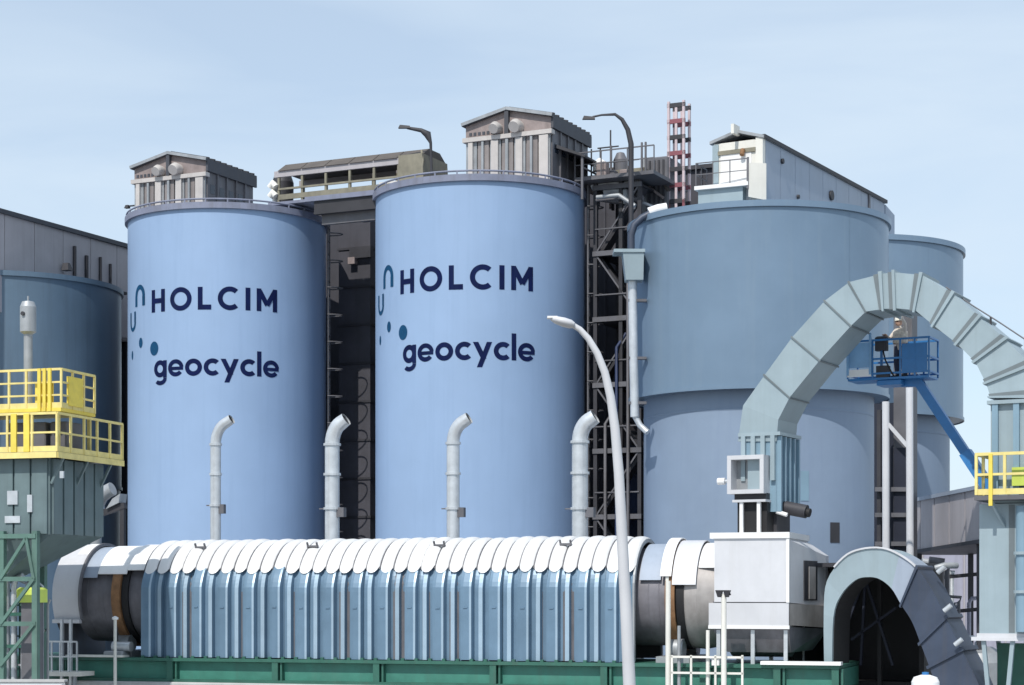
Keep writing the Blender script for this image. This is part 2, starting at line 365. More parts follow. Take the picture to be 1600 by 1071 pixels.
def step_silo(x, y, label, ztop, zmid, rad, rlow, mu, ml, grp):
    fr = silo_frame(x, y)
    t = thing('steel_silo', label, 'silo', fr, (0,0,0), grp)
    MB().lathe(0,0,[(rlow,0),(rlow,zmid+.3)],110).build('lower_shell', ml, t)
    MB().lathe(0,0,[(rad,zmid),(rad,ztop)],120).build('upper_drum', mu, t)
    MB().lathe(0,0,[(rlow-.05,zmid+.02),(rad-.01,zmid+.02)],110,False).build('drum_soffit', mu, t)
    MB().lathe(0,0,[(rad,zmid-.02),(rad+.05,zmid-.02),(rad+.05,zmid+.12),(rad,zmid+.12)],110,False).build('drum_ring', mu, t)
    MB().lathe(0,0,[(rad-.02,ztop-.15),(rad+.10,ztop-.15),(rad+.10,ztop+.08),(rad-.1,ztop+.10)],110,False).build('rim_ring', mu, t)
    MB().lathe(0,0,[(rad,ztop+.06),(.05,ztop+.5)],110,False).build('roof', mu, t)
    for i in range(2):
        a = R(-90 + (i-.5)*84)
        MB().lathe(0,0,[(rad+.003,zmid+.15),(rad+.006,ztop-.2)],1,False,math.degrees(a)-.12,math.degrees(a)+.12).build('plate_seam', mu, t)
    MB().lathe(0,0,[(rlow+.004,zmid-.75),(rlow+.018,zmid-.7),(rlow+.004,zmid-.65)],110,False).build('weld_seam', ml, t)
    return t, fr
s3, fs3 = step_silo(11.92, 0, 'grey-blue steel silo whose wide drum carries a white hoist house', 19.3, 12.55, 5.0, 4.45, 'steel_silo', 'steel_silo_low', 'stepped steel silos')
s4, fs4 = step_silo(12.1, 12.4, 'grey-blue steel silo half hidden behind the boom lift', 20.15, 12.7, 5.0, 4.42, 'steel_silo', 'steel_silo_low', 'stepped steel silos')
s0, fs0 = step_silo(-25.07, 0, 'dark slate silo rising behind the yellow platforms', 19.4, 10.0, 5.25, 5.2, 'slate_silo', 'slate_silo', 'stepped steel silos')
# small wall openings in the lower shell of the near stepped silo
for px, py, wd, hh in ((1258,760,.16,1.1), (1303,832,.22,.75)):
    d = ((px-1190)/F*74.9); a = math.asin(max(-1,min(1,d/4.45))); z = CAM_Z+(HY-py)/F*70.8
    mb = MB(); vs = [wrap(4.45, a*4.45+u, z+v, .02) for u, v in ((-wd,-hh/2),(wd,-hh/2),(wd,hh/2),(-wd,hh/2))]
    vs2 = [wrap(4.45, a*4.45+u, z+v, -.05) for u, v in ((-wd,-hh/2),(wd,-hh/2),(wd,hh/2),(-wd,hh/2))]
    mb.add(vs+vs2, [(0,1,2,3),(0,4,5,1),(1,5,6,2),(2,6,7,3),(3,7,4,0)]); mb.build('hatch', 'duct_blue' if py < 800 else 'dark_steel', s3)

# downpipe with junction hopper at the left side of the stepped silo
fa = FR
pl = lambda px, py, Y=72.6: W0.dep(px, py, Y)
t = thing('down_pipe', 'pale down pipe with a grey hopper box on the silo side', 'pipe', W0, (pl(990,930).x, 72.6, 0))
MB().tube([pl(1042,326), pl(1022,331), pl(1003,341), pl(991,352), pl(986,368), pl(986,398)], [.13,.13,.14,.14,.14,.14], 14).build('elbow', 'slate_duct', t)
MB().tube([pl(1042,325.5), pl(1028,328), pl(1014,333)], .20, 14).build('white_sleeve', 'white', t)  # white sleeve over the upper end of the elbow
b0 = pl(989,440)
hop = MB(); a_, b_ = pl(972,398), pl(1004,440)
hop.hexa([(pl(977,440).x,72.2,b_.z),(b_.x,72.2,b_.z),(b_.x,72.95,b_.z),(pl(977,440).x,72.95,b_.z),(a_.x,72.1,a_.z),(b_.x+.02,72.1,a_.z),(b_.x+.02,73.0,a_.z),(a_.x,73.0,a_.z)])
hop.build('hopper_box', 'duct', t)
MB().box(pl(958,398).x, b_.x+.06, 72.05, 73.0, a_.z, a_.z+.12).build('box_lid', 'duct', t)
MB().tube([pl(988,438), pl(990,560), pl(992,652)], .17, 12).build('pipe', 'galv', t)
MB().tube([pl(992,650), pl(1000,665), pl(1012,676,72.4)], .12, 10).build('outlet', 'galv', t)
for py in (470, 560, 630): MB().box(pl(982,py).x, pl(1010,py).x, 72.5, 72.75, pl(0,py).z-.05, pl(0,py).z+.05).build('bracket', 'mid_steel', t)

# ------------------------------------------------------------------ dark plant building behind the silos
def building(name, label, x0, x1, y0, y1, z1, m, ribs=None, fr=FR, rm='dark_steel'):
    t = thing(name, label, 'building', fr, (x0, y0, 0))
    MB().box(x0, x1, y0, y1, 0, z1).build('wall', m, t)
    MB().box(x0-.15, x1+.15, y0-.15, y1+.15, z1, z1+.18).build('roof', rm, t)
    if ribs:
        x = x0+.4; f = None; i = 0
        while x < x1-.2:
            if f is None: f = MB().box(x, x+.1, y0-.07, y0+.02, .1, z1-.05).build('cladding_rib', m, t)
            else: share(f, t, (i*ribs, 0, 0))
            x += ribs; i += 1
    return t
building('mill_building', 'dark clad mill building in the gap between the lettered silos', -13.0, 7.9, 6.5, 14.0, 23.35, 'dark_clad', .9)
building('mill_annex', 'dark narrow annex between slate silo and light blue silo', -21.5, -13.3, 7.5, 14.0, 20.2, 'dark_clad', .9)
# elevator casing seen in the gap
p = FR.pix(556, 600, 4.2)
t = thing('bucket_elevator', 'brown-black bucket elevator casing in the gap between the lettered silos', 'elevator', FR, (p.x, 4.2, 0))
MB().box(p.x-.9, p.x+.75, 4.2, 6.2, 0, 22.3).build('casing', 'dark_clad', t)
for i in range(12): MB().box(p.x-.95, p.x+.80, 4.15, 6.25, 1.5+i*1.75, 1.6+i*1.75).build('joint_flange', 'dark_steel', t)
MB().box(p.x-.2, p.x+.9, 3.95, 4.25, 20.3, 20.8).build('inspection_box', 'dark_steel', t)
MB().box(p.x-.25, p.x+.1, 3.9, 4.2, 20.05, 20.35).build('lamp_bracket', 'pent_gable', t)

# ------------------------------------------------------------------ head houses on the lettered silos
def head_house(fr_px, label, vents):
    (pxl, pyl), yfront, zr = fr_px
    a = FR.pix(pxl, pyl, yfront); x0 = a.x; wd, ln = 3.85, 3.9; z0 = 21.7; z1 = zr
    t = thing('head_house', label, 'head house', FR, (x0, yfront, z0), 'head houses on the lettered silos')
    y0, y1 = yfront, yfront+ln; x1 = x0+wd; xm = x0+wd*.5; pk = .36; eh = .72
    MB().box(x0+.06, x1-.06, y0+.1, y1, z0-.3, z1+eh-.06).build('core_wall', 'pent_panel', t)
    # vertical cladding panels on the front, ribs between them
    n = 7; pw = wd/n; first = None
    for i in range(n):
        mb = MB().prism([(x0+i*pw+.03, z0-.2), (x0+(i+1)*pw-.03, z0-.2), (x0+(i+1)*pw-.03, z1-.05), (x0+i*pw+.03, z1-.05)], y0+.02, y0+.12)
        mb.build('panel', 'pent_panel' if i % 2 else 'galv_dull', t)
        wl = (.10, .05, .16, .06, .15, .05, .20)[i]
        MB().box(x0+i*pw+pw*.5-wl, x0+i*pw+pw*.5+wl, y0-.09, y0+.06, z0-.2, z1-.08).build('rib', 'pent_rib' if i % 2 == 0 else 'galv_dull', t)
    MB().box(x0-.08, x1+.1, y0-.12, y0+.2, z1-.06, z1+.12).build('eaves_band', 'pent_rib', t)
    MB().box(x0-.06, x1+.08, y0-.10, y0+.2, z0-.25, z0-.05).build('sill_band', 'rim_grey', t)
    # right side panels, their shade painted in with a darker steel
    for i in range(5):
        yy = y0+.15+i*(ln-.2)/5
        MB().box(x1-.08, x1+.02, yy, yy+(ln-.2)/5-.06, z0-.2, z1+eh-.1).build('side_panel', 'mid_steel', t)
        if i: MB().box(x1-.02, x1+.09, yy-.06, yy+.03, z0-.2, z1+eh-.1).build('side_post', 'mid_steel', t)
        if i < 4: MB().box(x1, x1+.03, yy+.2, yy+.55, z1-.75, z1-.35).build('window', 'glass_dark', t)
    # gable front
    MB().prism([(x0, z1+.12), (x1, z1+.12), (x1, z1+eh), (xm, z1+eh+pk), (x0, z1+eh)], y0+.05, y0+.3).build('gable', 'pent_gable', t)
    for (ux, uz, r) in vents:
        v = MB(); cx, cz = x0+ux*wd, z1+uz
        v.tube([(cx, y0+.1, cz), (cx, y0-.22, cz+.02), (cx, y0-.40, cz-.08)], [r, r, r*.85], 16).build('vent_cowl', 'pent_rib', t)
    MB().box(xm-.09, xm+.09, y0-.12, y0+.1, z1+.1, z1+.12+eh+pk).build('hoist_post', 'pent_roof', t)
    rf = MB()
    for sgn in (-1, 1):
        xe = x0-.10 if sgn < 0 else x1+.12
        p4 = [(xm, z1+eh+pk), (xe, z1+eh-.12), (xe, z1+eh), (xm, z1+eh+.10+pk)]
        rf.prism(p4, y0-.12, y1+.06)
    rf.build('roof', ['pent_roof'], t)
    MB().bar((x0-.12, y0-.14, z1+eh-.04), (xm, y0-.14, z1+eh+.07+pk), .04, .13).build('barge_board', 'galv_dull', t)
    MB().bar((x1+.13, y0-.14, z1+eh-.04), (xm, y0-.14, z1+eh+.07+pk), .04, .13).build('barge_board', 'galv_dull', t)
    first = None
    for i in range(9):    # ridged roof sheets on the right slope
        yy = y0+.1+i*.45
        MB().bar((xm+.05, yy, z1+eh+.13+pk), (x1+.13, yy, z1+eh+.03), .1, .08).build('roof_rib', 'dark_steel', t)
    MB().box(x1+.03, x1+.13, y0+.0, y1+.05, z1+.18, z1+eh-.08).build('side_fascia', 'pent_roof', t)
    for i in range(6):
        MB().box(x0+.25+i*.2, x0+.36+i*.2, y0-.14, y0-.1, z1+.16, z1+.30).build('louvre_slot', 'pent_roof', t)
    return t, x0, x1, y0, y1, z1
VT = ((.38, .38, .24), (.62, .36, .27))
h1 = head_house(((209, 320), -1.1, 23.52), 'corrugated head house on the silo beside the slate silo', VT)
h2 = head_house(((727, 268), -1.1, 23.68), 'corrugated head house on the silo next to the grey steel silo', VT)
# side canopy and stage at the right of head house 2
_, x0, x1, y0, y1, z1 = h2
t = thing('side_canopy', 'dark sloping canopy reaching out from the taller head house', 'canopy', FR, (x1, y0, 21.7))
MB().hexa([(x1+.05,y0+.4,z1-.55),(x1+1.25,y0+.6,z1-1.0),(x1+1.25,y1+1.1,z1-1.0),(x1+.05,y1+.9,z1-.55),(x1+.05,y0+.4,z1-.40),(x1+1.25,y0+.6,z1-.92),(x1+1.25,y1+1.1,z1-.92),(x1+.05,y1+.9,z1-.40)]).build('roof_sheet', 'dark_steel', t)
for yy in (y0+.7, y0+2.4, y1+.9): MB().bar((x1+1.1, yy, 21.0), (x1+1.1, yy, z1-.95), .09).build('post', 'mid_steel', t)
MB().bar((x1+1.1, y0+.7, 22.3), (x1+1.1, y1+.9, 22.3), .06).build('rail', 'mid_steel', t)
# little bracket lamp at the left of head house 1
_, a0, a1, b0_, b1_, c1 = h1
t = thing('wall_lamp', 'small dark bracket lamp on the left of the corrugated head house', 'lamp', FR, (a0, -.9, 22.4))
MB().bar((a0+.05, -.9, 22.55), (a0-.45, -.9, 22.55), .06).build('arm', 'dark_steel', t)
MB().hexa([(a0-.62,-1.0,22.46),(a0-.4,-1.0,22.46),(a0-.4,-.8,22.46),(a0-.62,-.8,22.46),(a0-.56,-.97,22.6),(a0-.42,-.97,22.6),(a0-.42,-.83,22.6),(a0-.56,-.83,22.6)]).build('lamp_head', 'dark_steel', t)

# ------------------------------------------------------------------ conveyor bridge between the two lettered silos
A = FR.pix(436, 300, -1.2); B = FR.pix(662, 280, -1.2); zf = 21.95; zt = 23.15
t = thing('conveyor_bridge', 'olive covered conveyor bridge linking the two lettered silo tops', 'conveyor', FR, (A.x, -1.2, 21.7))
xa, xb = A.x, B.x
MB().box(xa-.5, xb, -1.3, .9, zf-.12, zf).build('deck', 'rim_grey', t)
n = 6
for i in range(n+1):
    xx = xa + (xb-xa)*i/n
    for yy in (-1.2, .8): MB().bar((xx, yy, zf-.02), (xx, yy, zt), .10).build('post', 'olive', t)
MB().bar((xa-.2, -1.22, zt), (xb, -1.22, zt), .12, .26).build('side_beam', 'taupe', t)
MB().bar((xa-.2, .82, zt), (xb, .82, zt), .12, .26).build('side_beam', 'taupe', t)
MB().bar((xa, -1.24, zf+.55), (xb-1, -1.24, zf+.55), .08).build('rail', 'olive', t)
MB().bar((xa, -1.24, zf+.2), (xb-1, -1.24, zf+.2), .06, .22).build('rail', 'olive', t)
for i in range(n):
    xx = xa + (xb-xa)*i/n; dx = (xb-xa)/n
    MB().hexa([(xx+.02,-1.35,zt+.12),(xx+dx-.02,-1.35,zt+.12),(xx+dx-.02,.95,zt+.12),(xx+.02,.95,zt+.12),(xx+.02,-.7,zt+.52),(xx+dx-.02,-.7,zt+.52),(xx+dx-.02,.3,zt+.52),(xx+.02,.3,zt+.52)]).build('roof_sheet', 'brown_roof', t)
MB().box(xa+1.0, xb-1.2, -.5, .4, zf+.05, zf+.5).build('belt_trough', 'dark_steel', t)
MB().box(xb-2.3, xb-.2, -.9, .5, zf+.02, zf+.48).build('tail_cover', 'white', t)
mb = MB(); mb.tube([(xb-.1,-1.35,zf+.1),(xb+.05,-1.35,zt-.1),(xb-.1,-1.2,zt+.35)], .05, 8); mb.build('end_hoop', 'olive', t)
MB().hexa([(xb-1.1,-1.4,zf+.1),(xb+.1,-1.4,zf+.1),(xb+.1,.9,zf+.1),(xb-1.1,.9,zf+.1),(xb-1.1,-1.38,zt+.2),(xb+.02,-1.38,zt+.2),(xb+.02,.9,zt+.2),(xb-1.1,.9,zt+.2)]).build('end_panel', 'olive', t)
for i, dz in enumerate((.15, .55)):
    MB().tube([(xa-.1-.3*k,-1.3,zf+.1+dz+.18*math.sin(k*3.14)) for k in (0,.5,1)], .15, 10).build('idler_guard', 'cream', t)
MB().tube([(xa-.35,-1.0,zf-.1),(xa-.35,-1.0,zf+.95)], .10, 10).build('guard_post', 'cream', t)
MB().lathe(xa-.75, .3, [(.45,zf-.1),(.48,zf+1.2),(.36,zf+1.55),(.05,zf+1.7)], 20).build('head_drum', 'dark_steel', t)
# walkway between silo roofs
wx0, wx1 = FR.pix(478, 315, -2.4).x, FR.pix(600, 315, -2.4).x
t = thing('roof_walkway', 'dark grey walkway slab bridging the gap between the lettered silo roofs', 'walkway', FR, (wx0, -2.4, 21.3))
MB().box(wx0, wx1, -2.5, 2.5, 21.55, 21.75).build('deck', 'rim_grey', t)
MB().box(wx0+.4, wx1-.4, -2.4, -2.2, 21.0, 21.55).build('edge_beam', 'dark_steel', t)
MB().box(wx0+.6, wx1-.6, -2.1, -1.9, 20.6, 21.1).build('lower_beam', 'mid_steel', t)

# ------------------------------------------------------------------ roof lamps
def roof_lamp(name, label, pts, Y, rr, head, z0, m='dark_steel', grp=None):
    P = [W0.dep(px, py, Y) for px, py in pts]
    t = thing(name, label, 'lamp', W0, (P[0].x, Y, z0), grp)
    MB().tube([V((P[0].x, Y, z0))] + P, [rr[0]]+rr, 8).build('pole', m, t)
    h = W0.dep(*head, Y); d = (P[-1]-P[-2]).normalized(); u = V((0,0,1))
    MB().hexa([h+V((-.28,-.09,-.05)), h+V((.22,-.09,-.05)), h+V((.22,.09,-.05)), h+V((-.28,.09,-.05)), h+V((-.22,-.05,.09)), h+V((.2,-.05,.05)), h+V((.2,.05,.05)), h+V((-.22,.05,.09))]).build('lamp_head', m, t)
    return t
roof_lamp('roof_lamp', 'lamp with straight angled arm standing by the conveyor bridge', [(674,262),(673,224),(668,210),(658,204),(636,200)], 79.5, [.05,.06,.16,.09,.06], (633,199), 21.5)
roof_lamp('roof_lamp', 'lamp with curved arm above the steel stair tower', [(986,330),(986,225),(981,203),(972,187),(961,179),(940,180),(926,183)], 76.0, [.10,.11,.10,.08,.06,.04,.04], (921,185), 19.2)

# ------------------------------------------------------------------ stair tower with clutter between silo 2 and the stepped silo
xl, xr = FR.pix(931, 500, 1.0).x, FR.pix(1000, 500, 1.0).x
t = thing('stair_tower', 'dark open steel stair tower between the lettered and the stepped silo', 'tower', FR, (xl, 1.0, 0))
ztw = 21.9
for xx in (xl, (xl+xr)/2+.15, xr):
    for yy in (1.0, 3.4): MB().bar((xx, yy, 0), (xx, yy, ztw), .16).build('column', 'dark_steel', t)
lev = [2.8+i*2.7 for i in range(8)]
for i, z in enumerate(lev):
    MB().box(xl-.1, xr+.1, 1.0, 3.4, z-.06, z+.02).build('landing', 'dark_steel', t)
    MB().bar((xl-.1, .92, z), (xr+.1, .92, z), .10, .2).build('beam', 'mid_steel', t)
    MB().bar((xl, .9, z+1.0), (xr, .9, z+1.0), .05).build('handrail', 'mid_steel', t)
    a, b = ((xl, xr) if i % 2 else (xr, xl))
    MB().bar((a, 1.6, z-2.7), (b, 1.6, z), .6, .12).build('stair_flight', 'dark_steel', t)
    MB().bar((a, .95, z-2.7), (b, .95, z), .06).build('brace', 'mid_steel', t)
MB().box(xl+.2, xr, 3.5, 3.6, 0, 20.4).build('back_screen', 'dark_clad', t)
MB().box(xl+.15, xr+.2, 3.42, 3.48, 0, FR.pix(960,690,1.0).z).build('lower_screen', 'blue_screen', t)
for k_ in range(3): MB().tube([(xl+.5+k_*.5, .8, 0), (xl+.5+k_*.5, .8, 12.0+k_*3.1), (xl+.75+k_*.5, 1.2, 12.6+k_*3.1)], .07, 8).build('riser_pipe', ('mid_steel','blue_screen','mid_steel')[k_], t)
# equipment on the tower top
t = thing('roof_platform', 'steel service platform with pale ducts on top of the stair tower', 'platform', FR, (xl, .2, ztw))
MB().box(xl-.6, xr+.9, .2, 4.2, ztw, ztw+.15).build('deck', 'mid_steel', t)
railing(t, [(xl-.6,.25,ztw+.15),(xr+.9,.25,ztw+.15)], 1.0, 'mid_steel', 1.1, .022, False)
q = lambda px, py, y=1.2: FR.pix(px, py, y)
MB().tube([q(945,300),q(960,296),q(976,302),q(978,320)], .22, 12).build('duct_elbow', 'galv_dull', t)
MB().tube([q(925,292),q(950,286),q(1000,287)], .14, 10).build('pipe', 'galv', t)
MB().tube([q(930,310),q(965,315),q(1005,310)], .12, 10).build('pipe', 'mid_steel', t)
MB().lathe(q(940,310).x, 1.0, [(.05,22.35),(.28,22.4),(.28,22.75),(.1,22.9),(.01,22.95)], 16).build('vent_cap', 'white', t)
MB().lathe(q(958,310).x, 2.0, [(.30,22.0),(.30,23.0),(.16,23.3),(.01,23.35)], 16).build('vent_drum', 'mid_steel', t)
for px in (1000, 1006, 952): MB().bar((q(px,300).x, 1.4, 22.0), (q(px,300).x, 1.4, 23.5), .07).build('stub_post', 'mid_steel', t)
MB().box(q(957,300).x, q(1002,300).x, 1.5, 2.4, 22.05, 22.5).build('cable_tray', 'olive', t)
MB().bar((q(922,250).x, 2.0, 23.6), (q(955,250).x, 2.0, 23.6), .05).build('rail', 'dark_steel', t)
for px in (924, 938, 954): MB().bar((q(px,250,2.0).x, 2.0, 22.1), (q(px,250,2.0).x, 2.0, 24.3 if px == 954 else 23.6), .05).build('rail_post', 'dark_steel', t)
rn = random.Random(21)
for i in range(22):
    px, py, yy = rn.uniform(918, 1006), rn.uniform(262, 325), rn.uniform(.3, 3.6); a_ = q(px, py, yy); m_ = rn.choice(['mid_steel','pent_gable','galv_dull','dark_steel','galv','brown_roof'])
    k_ = rn.random()
    if k_ < .4: MB().bar((a_.x, yy, ztw-.6), (a_.x, yy, max(a_.z, ztw+.3)), rn.uniform(.05,.12)).build('stub_post', m_, t)
    elif k_ < .75: MB().tube([a_, a_+V((rn.uniform(.6,1.6),0,0)), a_+V((rn.uniform(1.6,1.9),0,-.5))], rn.uniform(.04,.10), 8).build('pipe', m_, t)
    else: MB().bbox(a_.x, a_.x+rn.uniform(.25,.6), yy, yy+.4, ztw+.1, ztw+.1+rn.uniform(.3,.8), .03).build('cabinet', m_, t)
# dark machinery box
a, b = FR.pix(1010, 247, 2.5), FR.pix(1044, 312, 2.5)
t = thing('fan_housing', 'dark grey fan housing box beside the red and white mast', 'housing', FR, (a.x, 2.5, 19.2))
MB().bbox(a.x, b.x, 2.5, 4.0, 20.6, a.z, .05).build('casing', 'mid_steel', t)
for i in range(4): MB().box(a.x+.12+i*.2, a.x+.2+i*.2, 2.44, 2.52, 21.2, a.z-.15).build('stiffener', 'dark_steel', t)
MB().box(a.x-.3, a.x-.02, 2.6, 2.9, 20.6, a.z+.05).build('side_duct', 'galv_dull', t)
for xx in (a.x+.1, b.x-.1):
    for yy in (2.6, 3.9): MB().bar((xx, yy, 0.0), (xx, yy, 20.65), .16).build('leg', 'dark_steel', t)
# lattice mast
a = FR.pix(1061, 300, 3.0); zt_ = FR.pix(1061, 161, 3.0).z; hw = .33; zb = 0.0
t = thing('lattice_mast', 'slender lattice mast banded red and white above the silo roofs', 'mast', FR, (a.x, 3.0, zb))
for cx in (-hw, hw):
    for cy in (-hw, hw):
        z = 18.4; k = 0
        MB().bar((a.x+cx, 3.0+cy, zb), (a.x+cx, 3.0+cy, 18.4), .07).build('chord', 'dark_steel', t)
        while z < zt_-.05:
            z2 = min(z+.72, zt_); MB().bar((a.x+cx, 3.0+cy, z), (a.x+cx, 3.0+cy, z2), .10).build('chord', 'red_band' if z < 20.8 else 'mast_pale', t); z = z2; k += 1
k = 0; z = 18.6
while z <= zt_+.01:
    m_ = ('dark_steel', 'red_band')[k % 2]
    for cy in (-hw, hw):
        MB().box(a.x-hw-.06, a.x+hw+.06, 3.0+cy-.05, 3.0+cy+.05, z-.09, z+.09).build('ring_beam', m_, t)
        if z > 20 and z+.6 < zt_: MB().box(a.x-.05, a.x+.05, 3.0+cy-.04, 3.0+cy+.04, z+.09, z+.57).build('lacing', 'mast_pale', t)
    z += .66; k += 1

# ------------------------------------------------------------------ hoist house and gallery on the stepped silos
yf = -4.0
l_, r_ = FR.pix(1113, 260, yf).x, FR.pix(1191, 260, yf).x
gt = FR.pix(1191, 210, yf).z; g0 = 19.4
_w = FR.world(r_, yf); FH = Frame(_w.x, _w.y, -29.9); l_, r_ = -1.95, 0.0; yf_old = yf; yf = 0.0
t = thing('roof_gallery', 'long blue-grey gallery with white front running over the stepped silos', 'gallery', FH, (l_, yf, g0))
ye = 13.6
xe2 = l_+1.05*(r_-l_)
mb = MB().box(l_+.02, r_, yf+.12, ye, g0-.1, gt-.15); mb.build('wall', 'gallery_blue', t)
np_ = 9
for i in range(np_):
    yy = yf+.25+i*(ye-yf-.3)/np_
    MB().box(r_-.03, r_+.035, yy, yy+(ye-yf-.3)/np_-.03, g0, gt-.14).build('side_panel', 'gallery_blue', t)
MB().bar((r_+.06, yf-.05, gt-.08), (r_+.06, ye+.05, gt-.08), .14, .14).build('eaves_trim', 'dark_steel', t)
xm = (l_+r_)/2
MB().prism([(l_-.12,gt-.16),(xm,gt+.16),(r_+.1,gt-.16),(r_+.1,gt-.05),(xm,gt+.27),(l_-.12,gt-.05)], yf-.1, ye+.05).build('roof', 'galv_dull', t)
MB().box(l_+.02, r_-.0, yf, yf+.13, g0, gt-.15).build('front_frame', 'cream', t)
MB().box(l_+.30, r_-.42, yf-.03, yf+.05, g0+.2, gt-.55).build('door_panel', 'white', t)
MB().box(l_-.02, l_+.22, yf-.06, yf+.2, g0, gt-.2).build('corner_post', 'duct', t)
MB().box(r_-.24, r_+.04, yf-.05, yf+.2, g0, gt-.1).build('corner_post', 'cream', t)
MB().box(l_+.2, r_-.25, yf-.07, yf+.05, gt-.6, gt-.45).build('door_header', 'olive', t)
MB().box(xm-.06, xm+.06, yf-.5, yf+.05, gt+.05, gt+.4).build('hoist_beam', 'cream', t)
MB().tube([(xm+.25,yf-.1,gt-.5),(xm+.25,yf-.2,gt-.72)], .09, 8).build('hoist_block', 'rust', t)
for (yy, zz, r0) in ((7.0, gt-1.0, .2), (6.6, gt-1.65, .12), (7.3, gt-1.7, .14), (1.8, gt-.65, .1), (3.4, gt-1.7, .08)):
    MB().tube([(r_, yy, zz), (r_+.12, yy, zz)], r0, 12).build('wall_vent', 'dark_steel', t)
MB().box(r_-.02, r_+.10, 11.4, 11.55, g0+.8, gt-.1).build('panel_strap', 'mid_steel', t)
# far end block with rounded shoulder
mb = MB(); pr = [(0,-1.0)]
mb2 = MB().hexa([(l_,ye,20.0),(r_+.05,ye,20.0),(r_+.05,ye+1.2,20.0),(l_,ye+1.2,20.0),(l_,ye,gt-.2),(r_+.05,ye,gt-.2),(r_+.05,ye+1.2,gt-.45),(l_,ye+1.2,gt-.45)]); mb2.build('end_block', 'gallery_blue', t)
# landing platform with rails in front of the door
e0, e1 = FR.pix(1084, 300, -4.6).x, FR.pix(1168, 300, -4.6).x
t = thing('hoist_landing', 'white landing platform with thin rails before the hoist house door', 'platform', FR, (e0, -4.5, 19.4))
zl = FR.pix(1100, 293, -4.5).z
MB().box(e0, e1, -4.55, -3.2, zl-.08, zl+.06).build('deck', 'white', t)
MB().box(e0+.1, e1-.25, -4.4, -3.3, 19.3, zl-.08).build('kerb_wall', 'duct', t)
railing(t, [(e0+.05,-3.3,zl+.06),(e0+.05,-4.5,zl+.06),(e1-.05,-4.5,zl+.06)], .85, 'mid_steel', .75, .016, False)
MB().hexa([(e1-.0,-4.5,zl-.5),(e1+.55,-4.1,zl-.6),(e1+.55,-4.05,zl-.6),(e1,-4.45,zl-.5),(e1,-4.5,zl+.75),(e1+.55,-4.1,zl+.75),(e1+.55,-4.05,zl+.75),(e1,-4.45,zl+.75)]).build('gate_leaf', 'cream', t)
MB().bar((e1-.02,-4.5,zl-.2),(e1-.02,-4.5,zl+.95), .07).build('gate_post', 'mid_steel', t)

# gallery over the slate silo
a = FR.pix(40, 400, 0); 
P1 = V(((0-800)/F*85.5, 85.5)); P2 = V(((200-800)/F*94.2, 94.2))
FG = Frame(P1.x, P1.y, math.degrees(math.atan2(P2.y-P1.y, P2.x-P1.x)))   # local x runs along the wall away from the viewer
ln = (P2-P1).length; zt_ = CAM_Z+600/F*85.5
t = thing('roof_gallery', 'taupe sloping-looking gallery over the dark slate silo', 'gallery', FG, (-8, 0, 19.0))
MB().box(-8, ln+1.2, .06, 3.0, 17.5, zt_-.12).build('wall', 'taupe', t)
for i in range(9):
    xx = -8+i*(ln+9.2)/9; MB().box(xx, xx+(ln+9.2)/9-.04, 0, .08, 17.6, zt_-.1).build('side_panel', 'taupe', t)
MB().box(-8.1, ln+1.3, -.12, 3.1, zt_-.1, zt_+.1).build('roof', 'pent_roof', t)
for (u, w_, z0, z1) in ((5.2,.10,19.9,21.4),(6.1,.12,19.9,21.1),(7.2,.07,20.0,21.2),(8.0,.06,19.9,21.0)):
    MB().box(u, u+w_, -.14, .02, z0, z1).build('conduit', 'dark_steel', t)
MB().box(5.0, 9.0, -.35, .02, 19.62, 19.75).build('cable_tray', 'dark_steel', t)
MB().hexa([(4.2,-.5,20.1),(4.6,-.5,20.1),(4.6,-.1,20.1),(4.2,-.1,20.1),(4.32,-.4,20.45),(4.48,-.4,20.45),(4.48,-.1,20.45),(4.32,-.1,20.45)]).build('wall_lamp', 'dark_steel', t)
MB().box(-7.8, -7.4, .4, 2.8, 0, 17.6).build('support', 'dark_steel', t)
MB().box(ln+.4, ln+.8, .4, 2.8, 0, 17.6).build('support', 'dark_steel', t)

# ------------------------------------------------------------------ kiln, cover, girder
zc = CAM_Z - .05; RD = 1.46
kx = lambda px, y=-1.46: FK.pix(px, 930, y).x
t = thing('rotary_kiln', 'grey rotary kiln drum with rusty tyre bands on the green girder', 'kiln', FK, (kx(160), 0, 3.05))
xl, xr = kx(118), kx(1118)
MB().xlathe(zc, [(xl,RD),(kx(1040),RD)], 64).build('drum', 'drum', t)
xm1 = kx(1062)
MB().xlathe(zc, [(kx(1040)-.02,RD+.02),(xm1,RD+.02)], 64).build('seal_ring', 'black', t)
MB().xlathe(zc, [(xm1,.9),(xm1,RD+.05),(kx(1088),RD+.10),(xr+.5,RD-.12)], 64).build('inlet_cone', 'drum_pale', t)
for px, wpx in ((180, 13), (1046, 15)):
    a = kx(px-wpx/2, -1.62); b = kx(px+wpx/2, -1.62)
    o = MB().xlathe(zc, [(a,RD-.05),(a,RD+.17),(b,RD+.17),(b,RD-.05)], 64).build('tyre', 'rust', t, 'rust brown riding ring')
    MB().xlathe(zc, [(b+.03,RD+.02),(b+.03,RD+.10),(b+.26,RD+.10),(b+.26,RD+.02)], 64).build('seal_band', 'black', t)
for px in (135, 160): MB().xlathe(zc, [(kx(px),RD+.004),(kx(px)+.02,RD+.012),(kx(px)+.04,RD+.004)], 64).build('weld_seam', 'drum', t)
for px in (1012, 1028): MB().xlathe(zc, [(kx(px),RD+.004),(kx(px)+.02,RD+.012),(kx(px)+.04,RD+.004)], 64).build('weld_seam', 'drum', t)
